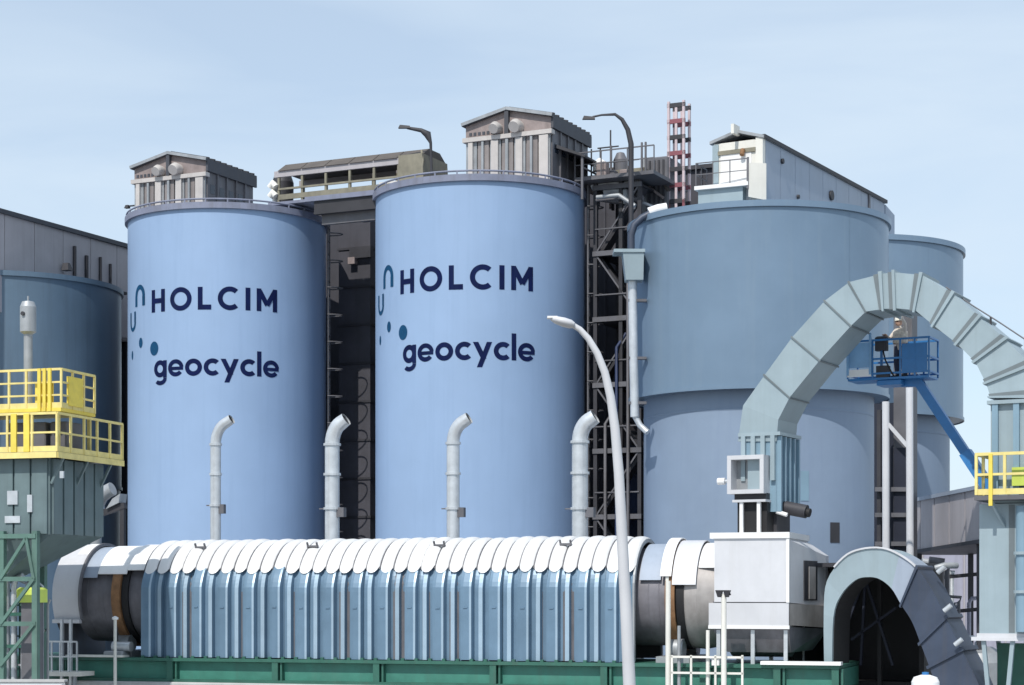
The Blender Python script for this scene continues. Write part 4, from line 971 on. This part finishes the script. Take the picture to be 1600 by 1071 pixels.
# open shed behind the arch, its inner shade painted in as black
p0, p1 = FD.pix(1292, 930, 2.2), FD.pix(1436, 930, 2.2)
t = thing('dark_shed', 'black open-fronted shed under the curved duct', 'shed', FD, (p0.x, 2.2, 0))
zs_ = FD.pix(1370, 905, 2.2).z+.35
MB().box(p0.x-.6, p1.x, 4.0, 4.2, 0, zs_).build('back_wall', 'black', t)
MB().box(p0.x-.8, p0.x-.6, 1.0, 4.2, 0, zs_).build('side_wall', 'black', t)
MB().box(p1.x, p1.x+.15, 2.2, 4.2, 0, zs_).build('side_wall', 'black', t)
MB().box(p0.x-.7, p1.x+.1, 1.0, 4.3, zs_, zs_+.12).build('roof', 'dark_steel', t)
for a, b in (((1300,1040),(1350,905)), ((1345,1040),(1352,905)), ((1395,1040),(1352,905)), ((1330,1000),(1400,950))):
    MB().bar(FD.pix(*a, 2.0), FD.pix(*b, 2.0), .07).build('frame_bar', 'dark_navy', t)
for px in (1300, 1375, 1440): MB().bar((FD.pix(px,930,2.3).x, 2.3, 0), (FD.pix(px,930,2.3).x, 2.3, zs_), .12).build('post', 'black', t)
MB().box(p0.x-.6, p1.x, 3.0, 4.0, 0, 2.4).build('coal_bin', 'black', t)

# ------------------------------------------------------------------ support tower behind the arch
yt = 7.6
t = thing('duct_tower', 'dark steel tower with white columns under the arch of the bent duct', 'tower', FD, (FD.pix(1400,800,yt).x, yt, 0))
cxa = [FD.pix(px, 800, yt).x for px in (1372, 1391, 1418, 1440)]
zc_ = FD.pix(1400, 480, yt).z
MB().box(cxa[1]+.08, cxa[2]+.12, yt+.1, yt+.7, 0, FD.pix(1400,487,yt).z).build('main_column', 'mid_steel', t)
MB().box(cxa[1]+.1, cxa[2]+.1, yt+.05, yt+.12, 0, FD.pix(1400,700,yt).z).build('column_cladding', 'dark_navy', t)
MB().tube([(FD.pix(1385,700,yt-.3).x, yt-.3, 0), (FD.pix(1384,700,yt-.3).x, yt-.3, FD.pix(1385,628,yt-.3).z)], .12, 12).build('white_column', 'offwhite', t)
MB().tube([(FD.pix(1423,700,yt-.2).x, yt-.2, 0), (FD.pix(1421,700,yt-.2).x, yt-.2, FD.pix(1420,590,yt-.2).z)], .12, 12).build('white_column', 'offwhite', t)
MB().bar(FD.pix(1388,663,yt-.3), FD.pix(1422,702,yt-.2), .12).build('brace', 'offwhite', t)
for px in (1374, 1403, 1414): MB().bar((FD.pix(px,800,yt+.2).x, yt+.2, 0), (FD.pix(px,800,yt+.2).x, yt+.2, FD.pix(px,640,yt).z), .13).build('dark_post', 'dark_steel', t)
for py in (765, 805, 850): MB().bar(FD.pix(1368,py,yt), FD.pix(1424,py,yt), .14).build('cross_beam', 'mid_steel', t)
MB().box(FD.pix(1366,800,yt+.9).x, FD.pix(1424,800,yt+.9).x, yt+.9, yt+1.0, 0, FD.pix(1400,625,yt).z).build('back_screen', 'dark_navy', t)  # very dark sheet paints in the shade between the columns

# ------------------------------------------------------------------ beige conveyor gallery and low wall at the right
def wp_(px, py, Y): return W0.dep(px, py, Y)
g1, g2 = wp_(1417, 787, 68), wp_(1417, 862, 68); g3, g4 = wp_(1534, 764, 58.6), wp_(1534, 843, 58.6)
t = thing('conveyor_gallery', 'taupe boxed conveyor gallery behind the vertical duct', 'conveyor', W0, (g1.x, 68, 0))
n = 5
for k in range(n):
    a, b = k/n+.004, (k+1)/n-.004
    lo0, lo1, hi0, hi1 = g2.lerp(g4,a), g2.lerp(g4,b), g1.lerp(g3,a), g1.lerp(g3,b); d = V((2.2,.3,0))
    MB().hexa([lo0, lo1, lo1+d, lo0+d, hi0, hi1, hi1+d, hi0+d]).build('wall_panel', 'taupe', t)
u = V((0,0,.12)); o = V((-.08,0,0)); d = V((2.3,.3,0))
MB().hexa([g1+o, g3+o, g3+d, g1+d, g1+o+u, g3+o+u, g3+d+u, g1+d+u]).build('roof', 'gallery_blue', t)
MB().hexa([g2+o-u, g4+o-u, g4+d-u, g2+d-u, g2+o, g4+o, g4+d, g2+d]).build('floor_beam', 'dark_steel', t)
for s_ in (.1, .9):
    p = g2.lerp(g4, s_)
    for dx in (.2, 2.0): MB().bar((p.x+dx, p.y, 0), (p.x+dx, p.y, p.z), .16).build('leg', 'dark_steel', t)
a, b = wp_(1424, 852, 74), wp_(1640, 852, 74)
t = thing('low_building', 'grey-purple plain wall of a low building under the conveyor gallery', 'building', W0, (a.x, 74, 0))
MB().box(a.x, b.x+8, 74, 86, 0, 6.9).build('wall', 'grey_wall', t)
MB().box(a.x-.1, b.x+8.1, 73.85, 86.1, 6.9, 7.1).build('roof', 'dark_steel', t)
for i in range(4): MB().box(a.x+.4+i*1.6, a.x+.46+i*1.6, 73.95, 74.02, .2, 6.8).build('wall_joint', 'taupe', t)
c = wp_(1455, 890, 74)
MB().box(c.x-.35, c.x+.35, 73.94, 74.02, c.z-.35, c.z+.4).build('window', 'glass_dark', t)
# pale tank at right bottom and white tank
c = wp_(1530, 1030, 60)
MB().lathe(c.x, 60, [(.01,0.05),(.9,.05),(.9,2.9),(.75,3.2),(.4,3.38),(.01,3.42)], 32).single('storage_tank', 'galv_dull', 'squat pale domed tank beside the raking duct stand', 'tank', W0, (c.x, 60, 0.05))
c = wp_(1446, 1056, 50)
t = thing('white_tank', 'small upright white tank standing before the dark shed', 'tank', W0, (c.x, 50, 0))
MB().lathe(c.x, 50, [(.36,0),(.36,2.74),(.30,2.86),(.12,2.92),(.01,2.93)], 28).build('body', 'white', t)
MB().lathe(c.x, 50, [(.09,2.88),(.09,2.99),(.01,3.0)], 12).build('cap', 'lift_blue', t)
MB().tube([(c.x+.4,50,0),(c.x+.4,50,2.5),(c.x+.3,50,2.6)], .04, 8).build('pipe', 'galv', t)

# ------------------------------------------------------------------ boom lift with worker
yl = 2.0
fb = lambda px, py, y=yl: FD.pix(px, py, y)
bx0, bx1 = fb(1333, 560).x, fb(1459, 560).x; bz = fb(1400, 592).z; by0, by1 = yl-.5, yl+.45
elbow = fb(1436, 598); endb = fb(1521, 726)
dirb = (endb-elbow).normalized()
base = elbow + dirb*((elbow.z-1.9)/(-dirb.z))
lift = thing('boom_lift', 'blue boom lift holding its work basket under the bent duct', 'boom lift', FD, (base.x, yl, 0))
MB().box(bx0, bx1, by0, by1, bz-.06, bz).build('basket_floor', 'lift_blue', lift)
for z, m_ in ((1.1,'lift_blue'), (.55,'lift_blue'), (.12,'lift_blue')):
    for y in (by0, by1): MB().bar((bx0,y,bz+z), (bx1,y,bz+z), .055).build('basket_rail', m_, lift)
    for x in (bx0, bx1): MB().bar((x,by0,bz+z), (x,by1,bz+z), .055).build('basket_rail', m_, lift)
for x in (bx0, bx0+.75, bx1-.85, bx1-.42, bx1):
    for y in (by0, by1): MB().bar((x,y,bz), (x,y,bz+1.12), .05).build('basket_post', 'lift_blue', lift)
MB().box(bx0+.03, bx0+.68, by0-.03, by0+.02, bz+.32, bz+1.05).build('side_panel', 'lift_pale', lift)
MB().box(bx0+.0, bx0+.72, by0-.06, by0+.01, bz+.05, bz+.26).build('name_plate', 'white', lift)
for x in (bx0+.02, bx0+.70): MB().bar((x, by0-.05, bz+.1), (x, by0-.05, bz+1.32), .07).build('corner_post', 'lift_pale', lift)
MB().box(bx1-.80, bx1-.05, by0-.02, by0+.01, bz+.15, bz+.95).build('mesh_panel', 'lift_blue', lift)
MB().bbox(bx0+.80, bx0+1.15, by0+.02, by0+.3, bz+.80, bz+1.22, .04).build('control_box', 'dark_steel', lift)
MB().bar((bx0+.98, by0+.15, bz), (bx0+.98, by0+.15, bz+.82), .07).build('control_stem', 'lift_blue', lift)
MB().tube([(bx0+1.0,by0+.2,bz+.85),(bx0+1.15,by0-.05,bz+.5),(bx0+1.35,by0-.05,bz+.1),(bx0+1.5,yl-.2,bz-.2)], .025, 6).build('hose', 'black', lift)
MB().box(bx0+.85, bx0+1.2, by0+.02, by0+.3, bz+.0, bz+.35).build('tool_tray', 'dark_steel', lift)
MB().bbox(bx0+.85, bx0+1.6, by0+.05, by1-.1, bz-.22, bz-.06, .03).build('basket_mount', 'lift_blue', lift)
jib0 = V((bx0+1.5, yl, bz-.14))
MB().bar(jib0, elbow, .24).build('jib', 'lift_blue', lift)
mid = elbow + dirb*2.6
MB().bar(elbow-dirb*.2, mid, .26, .26).build('boom_inner', 'lift_blue', lift)
MB().bar(mid-dirb*.1, base, .33, .34).build('boom_outer', 'lift_blue', lift)
MB().bbox(base.x-1.0, base.x+1.1, yl-1.0, yl+1.0, 1.1, 2.1, .08).build('turntable', 'lift_blue', lift)
MB().bbox(base.x-1.5, base.x+1.5, yl-.9, yl+.9, .55, 1.1, .05).build('chassis', 'dark_steel', lift)
for x in (-1.05, 1.05):
    for y in (-1.05, 1.05):
        wl = MB(); wl.tube([(base.x+x, yl+y-.18, .5), (base.x+x, yl+y+.18, .5)], .48, 20); wl = wl.build('wheel', 'rubber', lift)
        MB().tube([(base.x+x, yl+y-.20, .5), (base.x+x, yl+y+.20, .5)], .25, 14).build('hub', 'white', wl)

# worker standing in the basket: one skinned body
def person(fr, x, y, z, face, label):
    t = thing('person', label, 'person', fr, (x, y, z))
    J = {'pel':(0,0,.95),'wai':(0,0,1.10),'che':(0,-.03,1.32),'nec':(0,-.04,1.47),'nk2':(0,-.05,1.54),'hed':(0,-.06,1.63),'crn':(0,-.05,1.73),
         'lh':(-.10,0,.90),'lk':(-.12,-.05,.50),'la':(-.13,.02,.10),'lt':(-.14,-.14,.04),
         'rh':(.10,0,.90),'rk':(.12,-.03,.50),'ra':(.14,.03,.10),'rt':(.15,-.13,.04),
         'ls':(-.19,-.02,1.40),'le':(-.30,-.15,1.18),'lw':(-.22,-.36,1.24),
         'rs':(.19,-.02,1.40),'re':(.30,-.12,1.55),'rw':(.22,-.22,1.80)}
    rad = {'pel':.15,'wai':.14,'che':.165,'nec':.07,'nk2':.058,'hed':.10,'crn':.075,'lh':.10,'lk':.068,'la':.05,'lt':.04,'rh':.10,'rk':.068,'ra':.05,'rt':.04,
           'ls':.075,'le':.055,'lw':.038,'rs':.075,'re':.055,'rw':.038}
    E = ['pel wai','wai che','che nec','nec nk2','nk2 hed','hed crn','pel lh','lh lk','lk la','la lt','pel rh','rh rk','rk ra','ra rt','che ls','ls le','le lw','che rs','rs re','re rw']
    ks = list(J); me = bpy.data.meshes.new('body'); me.from_pydata([V(J[k]) for k in ks], [(ks.index(a), ks.index(b)) for a, b in (e.split() for e in E)], [])
    o = bpy.data.objects.new('body', me); COL.objects.link(o); o.parent = t; o.rotation_euler = (0,0,face); OFF[o.name] = OFF[t.name]
    mo = o.modifiers.new('skin', 'SKIN'); mo.use_smooth_shade = True
    for i, k in enumerate(ks):
        me.skin_vertices[0].data[i].radius = (rad[k], rad[k]*(.75 if k in ('pel','wai','che') else 1)); me.skin_vertices[0].data[i].use_root = (k == 'pel')
    o.modifiers.new('sub', 'SUBSURF').levels = 2; o.modifiers['sub'].render_levels = 2
    me.materials.append(M['workwear'])
    def loc(mb, name, m):                        # part given in body coordinates
        c, s_ = math.cos(face), math.sin(face)
        mb.v = [V((p.x*c-p.y*s_ + x, p.x*s_+p.y*c + y, p.z + z)) for p in mb.v]; return mb.build(name, m, t)
    loc(MB().lathe(0,-.055,[(.165,1.675),(.135,1.68),(.135,1.73),(.115,1.79),(.07,1.825),(.005,1.835)],20), 'helmet', 'helmet')
    loc(MB().tube([(0,-.158,1.655),(0,-.185,1.625),(0,-.165,1.61)], [.015,.02,.012], 6), 'nose', 'skin')
    f = MB(); f.tube([(0,-.06,1.545),(0,-.075,1.60),(0,-.075,1.67)], [.075,.108,.10], 14); loc(f, 'face', 'skin')
    loc(MB().box(-.055,-.03,-.185,-.16,1.645,1.66).box(.03,.055,-.185,-.16,1.645,1.66), 'eyes', 'black')
    loc(MB().box(-.03,.03,-.182,-.16,1.575,1.583), 'mouth', 'rust')
    v = MB(); v.lathe(0,-.01,[(.235,1.02),(.24,1.2),(.235,1.36),(.12,1.46)],20); v.v = [V((p.x, (p.y)*.82-.01, p.z)) for p in v.v]; loc(v, 'vest', 'hi_vis')
    for sg, wr, d in ((-1, J['lw'], V((.25,-.9,.2)).normalized()), (1, J['rw'], V((-.3,-.35,.88)).normalized())):
        wv = V(wr); side = d.cross(V((0,0,1))).normalized() if abs(d.z) < .8 else V((1,0,0)); h = MB()
        h.tube([wv-d*.02, wv+d*.03, wv+d*.09], [.035,.045,.042], 10)
        for i, ln in enumerate((.065,.08,.085,.07)):
            b = wv+d*.09+side*(.033-.022*i); h.tube([b, b+d*ln*.55, b+d*ln+V((0,-.02,-.01))], .010, 6)
        b = wv+d*.035+side*.04; h.tube([b, b+side*.035+d*.03, b+side*.04+d*.06], .012, 6); loc(h, 'hand', 'skin')
    for sg in (-1, 1):
        k, a = (J['lk'], J['la']) if sg < 0 else (J['rk'], J['ra'])
        loc(MB().tube([(sg*.10,0,.93), ((k[0]), k[1], k[2]), (a[0], a[1], .12)], [.115,.085,.075], 12), 'trouser_leg', 'trousers')
        loc(MB().hexa([(a[0]-.055,-.22,0),(a[0]+.055,-.22,0),(a[0]+.05,.09,0),(a[0]-.05,.09,0),(a[0]-.05,-.2,.07),(a[0]+.05,-.2,.07),(a[0]+.05,.09,.14),(a[0]-.05,.09,.14)]), 'boot', 'black')
    return t
ppx = fb(1408, 560).x
person(FD, ppx, yl-.05, bz, R(-28), 'worker in pale clothes and white helmet standing in the blue basket')

# ------------------------------------------------------------------ filter and yellow platforms at the left
zp1, zp2 = 9.12, 10.42
t = thing('filter_house', 'grey-green ribbed filter house beneath the yellow railed platforms', 'filter', FL, (-6, .35, 0))
bxl, bxr = -6.5, -.42
zf1, zf0 = zp1-.16, 6.75
MB().box(bxl, bxr, .35, 3.4, zf0, zf1).build('casing', 'filter', t)
i = 0; x = bxr-.58; f = None
while x > bxl:
    MB().box(x+.03, x+.52, .28, .36, zf0+.02, zf1-.02).build('panel', 'filter', t); x -= .56
for y in (.45, 1.05, 1.65, 2.25, 2.85): MB().box(bxr-.01, bxr+.07, y, y+.5, zf0+.02, zf1-.02).build('side_panel', 'filter', t)
for (px, py, a, b) in ((20, 778, .34, .4), (47, 787, .16, .5), (20, 812, .5, .2), (97, 742, .12, .2)):
    p = FL.pix(px, py, .26); MB().box(p.x-a/2, p.x+a/2, .23, .285, p.z-b/2, p.z+b/2).build('label_plate', 'galv', t)
MB().hexa([(bxl+.5,1.0,5.3),(bxr-2.2,1.0,5.3),(bxr-2.2,1.6,5.3),(bxl+.5,1.6,5.3),(bxl,.36,zf0),(bxr,.36,zf0),(bxr,3.39,zf0),(bxl,3.39,zf0)]).build('hopper', 'filter', t)
MB().tube([(bxr-3.2,1.6,5.4),(bxr-3.2,1.6,0)], .35, 16).build('outlet', 'galv_dull', t)
# green frame
t = thing('support_frame', 'green braced steel frame carrying the filter house', 'frame', FL, (-6, .2, 0))
gp = lambda px, py, y=.15: FL.pix(px, py, y)
for px in (-60, 4, 56):
    x = gp(px, 900).x; MB().bar((x,.15,0), (x,.15,zf0+.1), .17).build('column', 'green_grey', t)
    if px < 50: MB().bar((x,2.4,0), (x,2.4,zf0+.1), .17).build('column', 'green_grey', t)
xa, xb = gp(4,900).x, gp(56,900).x; xz = gp(-60,900).x
for z in (zf0-.05, gp(30,905).z, gp(30,975).z): MB().bar((xz,.1,z), (xb+.05,.1,z), .13).build('beam', 'green_grey', t)
MB().bar((xa,.05,gp(0,905).z), ((xa+xb)/2+.3,.05,zf0-.1), .09).build('brace', 'green_grey', t)
MB().bar((xb,.05,gp(0,905).z), ((xa+xb)/2+.3,.05,zf0-.1), .09).build('brace', 'green_grey', t)
MB().bar((xa,.05,gp(0,975).z), (xb,.05,gp(0,905).z), .09).build('brace', 'green_grey', t)
MB().bar((xa,.05,gp(0,1040).z), (xb,.05,gp(0,975).z), .09).build('brace', 'green_grey', t)
# equipment inside the frame
t = thing('drive_unit', 'lime yellow drive guard with pale pipes inside the green frame', 'machine', FL, (gp(42,930,.6).x, .6, 0))
p = gp(42, 930, .6)
MB().bbox(p.x-.38, p.x+.36, .6, 1.2, p.z-.22, p.z+.22, .06).build('guard', 'lime', t)
MB().box(p.x-.25, p.x+.25, .7, 1.1, 0, p.z-.2).build('pedestal', 'mid_steel', t)
t = thing('pipe_rack', 'bundle of pale upright pipes with elbows behind the green frame', 'pipes', FL, (gp(10,930,1.4).x, 1.4, 0))
for px, top, r in ((-8, 870, .16), (9, 885, .13), (22, 900, .09), (36, 960, .07)):
    p = gp(px, top, 1.4); MB().tube([(p.x,1.4,0), (p.x,1.4,p.z-.3), (p.x+.05,1.4,p.z-.1), (p.x+.3,1.4,p.z)], r, 10).build('pipe', 'galv', t)
rn = random.Random(3)
for i in range(20):
    px = rn.uniform(-15, 78); a_ = gp(px, rn.uniform(900, 985), 1.5+.05*i); m_ = ('galv', 'galv_dull', 'green_grey')[i % 3]
    MB().tube([(a_.x, a_.y, 0), (a_.x, a_.y, a_.z-.15), (a_.x+rn.uniform(-.3,.3), a_.y, a_.z)], rn.uniform(.03,.07), 8).build('pipe', m_, t)
for i in range(6):
    py = rn.uniform(940, 1050); MB().bar(gp(rn.uniform(-20,10),py,1.5+.1*i), gp(rn.uniform(40,80),py+rn.uniform(-6,6),1.5+.1*i), rn.uniform(.04,.08)).build('cross_pipe', ('galv_dull','green_grey')[i % 2], t)
for py in (960, 1010): MB().bar(gp(-20,py,1.25), gp(60,py,1.25), .1).build('rack_beam', 'green_dark', t)
for px in (-20, 58): MB().bar((gp(px,960,1.25).x,1.25,0), gp(px,955,1.25), .1).build('rack_post', 'green_dark', t)
# lower platform
t = thing('lower_platform', 'lower yellow railed platform round the filter house', 'platform', FL, (-6.5, 0, zp1))
MB().box(-6.5, 0, 0, 3.9, zp1-.10, zp1).build('deck', 'mid_steel', t)
for (a, b) in (((-6.5,-.03,zp1-.10),(0.03,-.03,zp1-.10)), ((.03,0,zp1-.10),(.03,3.9,zp1-.10))): MB().bar(a, b, .06, .17).build('kick_channel', 'yellow', t)
railing(t, [(-6.45,.03,zp1),(0,.03,zp1),(0,3.87,zp1)], 1.1, 'yellow', .80, .032, True)
for px in (22, 42): x = FL.pix(px, 690, .0).x; MB().box(x-.09, x+.09, -.04, .02, zp1, zp1+1.1).build('gate_post', 'yellow_vivid', t)
for y in (.4, 1.8, 3.2): MB().bar((-.4, y, zp1-.9), (0, y, zp1-.14), .07).build('bracket', 'filter', t)
# upper platform
t = thing('upper_platform', 'upper bright yellow platform with caged rails above the filter house', 'platform', FL, (-6.5, .5, zp2))
MB().box(-6.5, -.15, .5, 2.5, zp2-.10, zp2).build('deck', 'yellow_vivid', t)
railing(t, [(-6.45,.53,zp2),(-.15,.53,zp2),(-.15,2.45,zp2)], 1.12, 'yellow', .55, .030, True, 2)
for px in (62, 70, 78): x = FL.pix(px, 600, .5).x; MB().box(x-.05, x+.05, .45, .52, zp2-.1, zp2+1.15).build('gate_bar', 'yellow_vivid', t)
MB().box(FL.pix(52,600,.5).x, FL.pix(80,600,.5).x, .60, .64, zp2+.16, zp2+.75).build('gate_panel', 'yellow_vivid', t)
MB().box(-.19, -.11, .9, 1.7, zp2+.1, zp2+.95).build('side_panel', 'yellow_vivid', t)
for x, y in ((-.3,.6),(-.3,2.4),(-2.4,.6),(-2.4,2.4),(-4.6,.6),(-4.6,2.4)): MB().bar((x,y,zp1), (x,y,zp2-.05), .10).build('leg', 'yellow', t)
t = thing('access_hatches', 'row of dark access doors on the filter roof between the yellow rails', 'hatch', FL, (-3, 1.0, zp1))
for i in range(3): MB().bbox(-2.2+i*.7, -1.65+i*.7, 1.0, 1.9, zp1-.02, zp1+.95, .03).build('door', 'mid_steel', t)
# exhaust stack
p = FL.pix(44, 560, 1.6)
t = thing('exhaust_stack', 'grey exhaust stack with thicker capped top above the yellow platforms', 'stack', FL, (p.x, 1.6, zp2))
zz = lambda py: FL.pix(44, py, 1.6).z
MB().lathe(p.x, 1.6, [(.13,zp2-.05),(.13,zz(520))], 16).build('pipe', 'galv_dull', t)
MB().lathe(p.x, 1.6, [(.13,zz(523)),(.24,zz(519)),(.24,zz(480)),(.18,zz(472)),(.01,zz(470))], 18).build('cap', 'galv_dull', t)
MB().tube([(p.x-.02,1.38,zz(492)),(p.x-.02,1.30,zz(492))], .06, 10).build('port', 'dark_steel', t)
MB().bar((p.x,1.6,zz(470)-.02), (p.x,1.6,zz(463)), .04).build('tip', 'galv_dull', t)

# ------------------------------------------------------------------ small rails, posts and stairs by the girder
t = thing('girder_walkway', 'grey walkway with thin rails beside the discharge hood', 'walkway', FK, (kx(60,-2.5), -2.6, 2.4))
a, b = kx(62,-2.6), kx(125,-2.6)
zw = FK.pix(90, 1052, -2.6).z
MB().box(a, b+.2, -3.0, -2.06, zw-.08, zw+.06).build('deck', 'cream', t)
railing(t, [(a+.05,-2.95,zw+.06),(b+.1,-2.95,zw+.06)], .95, 'galv', .33, .024, False)
for px in (94, 108):
    MB().bar((kx(px,-2.4),-2.3,0), (kx(px,-2.4),-2.3,FK.pix(px,968,-2.4).z), .085).build('tall_post', 'galv', t)
for x in (a+.1, b): MB().bar((x,-2.9,0), (x,-2.9,zw), .09).build('leg', 'galv_dull', t)
def lamp_post(px, pytop, lab, fr=FK, y=-2.7, head=True, r=.05, m='cream'):
    p = fr.pix(px, pytop, y)
    t = thing('post_lamp', lab, 'post', fr, (p.x, y, 0))
    MB().tube([(p.x,y,0),(p.x,y,p.z)], [r*1.15, r], 10).build('post', m, t)
    MB().lathe(p.x, y, [(r*2.2,0),(r*2.2,.06),(r*1.2,.1)], 12).build('foot', m, t)
    if head == 'dark':
        for dx in (-.14, .08): MB().hexa([(p.x+dx-.02,y-.1,p.z-.10),(p.x+dx+.06,y-.1,p.z-.10),(p.x+dx+.06,y+.05,p.z-.10),(p.x+dx-.02,y+.05,p.z-.10),(p.x+dx-.08,y-.14,p.z+.10),(p.x+dx+.12,y-.14,p.z+.10),(p.x+dx+.12,y+.05,p.z+.10),(p.x+dx-.08,y+.05,p.z+.10)]).build('lamp_head', 'dark_steel', t)
        MB().bar((p.x-.2,y,p.z-.02),(p.x+.2,y,p.z-.02), .05).build('cross_arm', 'dark_steel', t)
    elif head: MB().lathe(p.x, y, [(r,p.z-.02),(.10,p.z),(.10,p.z+.06),(.02,p.z+.1)], 12).build('cap', 'white', t)
lamp_post(180, 968, 'short pale capped post before the left tyre of the kiln', y=-2.6)
lamp_post(1044, 908, 'pale plain post in front of the right tyre of the kiln', y=-2.5, head=None, r=.075)
lamp_post(1131, 928, 'pale post with twin dark lamp heads before the inlet housing', y=-2.7, head='dark', r=.075)
lamp_post(1106, 985, 'short pale post between the tyre post and the twin lamp', y=-2.5, head=None, r=.055)
lamp_post(1061, 978, 'short grey post beside the post at the right tyre', y=-2.5, head=None, r=.05, m='galv_dull')
t = thing('service_rail', 'pale double handrail in front of the inlet housing', 'railing', FK, (kx(1050,-2.6), -2.6, 0))
a, b = kx(1048,-2.6), kx(1162,-2.6)
for py in (1027, 1052): z = FK.pix(1100, py, -2.6).z; MB().bar((a,-2.6,z), (b,-2.6,z), .06).build('rail', 'cream', t)
for px in (1050, 1080, 1118, 1160): MB().bar((kx(px,-2.6),-2.6,0), (kx(px,-2.6),-2.6,FK.pix(px,1024,-2.6).z), .06).build('post', 'cream', t)
MB().bbox(kx(1112,-2.55), kx(1124,-2.55), -2.58, -2.4, FK.pix(1110,1040,-2.6).z, FK.pix(1110,1026,-2.6).z, .02).build('valve_box', 'white', t)
t = thing('bearing_block', 'small pale bearing blocks under the left tyre', 'bearing', FK, (kx(190,-1.9), -1.8, 3.02))
MB().bbox(kx(166,-1.8), kx(196,-1.8), -2.0, -1.5, 3.0, 3.22, .04).build('base', 'galv_dull', t)
MB().tube([(kx(176,-1.8),-1.75,3.36),(kx(204,-1.8),-1.75,3.36)], .16, 14).build('bearing', 'galv', t)
# low front wall
a, b = W0.dep(-60, 1066, 50), W0.dep(98, 1066, 50)
t = thing('front_wall', 'low white wall below the green frame', 'wall', W0, (a.x, 50, 0))
MB().bbox(a.x, b.x, 50, 50.3, 0, a.z, .03).build('wall', 'white', t)
MB().box(a.x-.05, b.x+.05, 49.95, 50.35, a.z+.002, a.z+.06).build('coping', 'concrete', t)

# ------------------------------------------------------------------ street lamp in the foreground
Y = 30.0; sp = lambda px, py: W0.dep(px, py, Y)
t = thing('street_lamp', 'tall pale street lamp with gracefully curved arm before the kiln cover', 'street lamp', W0, (sp(994,1430).x, Y, 0))
pts = [(994,1432),(989,1200),(983,1060),(978,950),(972,840),(967,740),(961,670),(954,620),(945,582),(933,552),(919,529),(906,515),(893,507)]
rr = [.115,.105,.098,.092,.085,.078,.072,.066,.060,.055,.050,.046,.042]
MB().tube([sp(*p) for p in pts], rr, 14).build('pole', 'offwhite', t)
a, b = sp(897,508.5), sp(861,498)
h = MB(); d = (b-a).normalized(); L_ = (b-a).length
h.tube([a, a+d*.06, a+d*L_*.45, a+d*L_*.8, b], [.045,.07,.075,.06,.03], 12); h.v = [V((p.x, Y+(p.y-Y)*1.9, p.z)) for p in h.v]
hd = h.build('lamp_head', 'offwhite', t)
MB().box(b.x-.06, b.x+.10, Y-.08, Y+.08, b.z-.0, b.z+.03).build('lens_tip', 'white', t)
MB().lathe(sp(994,1430).x, Y, [(.22,0),(.22,.05),(.14,.08),(.13,.5)], 14).build('base_flange', 'galv', t)
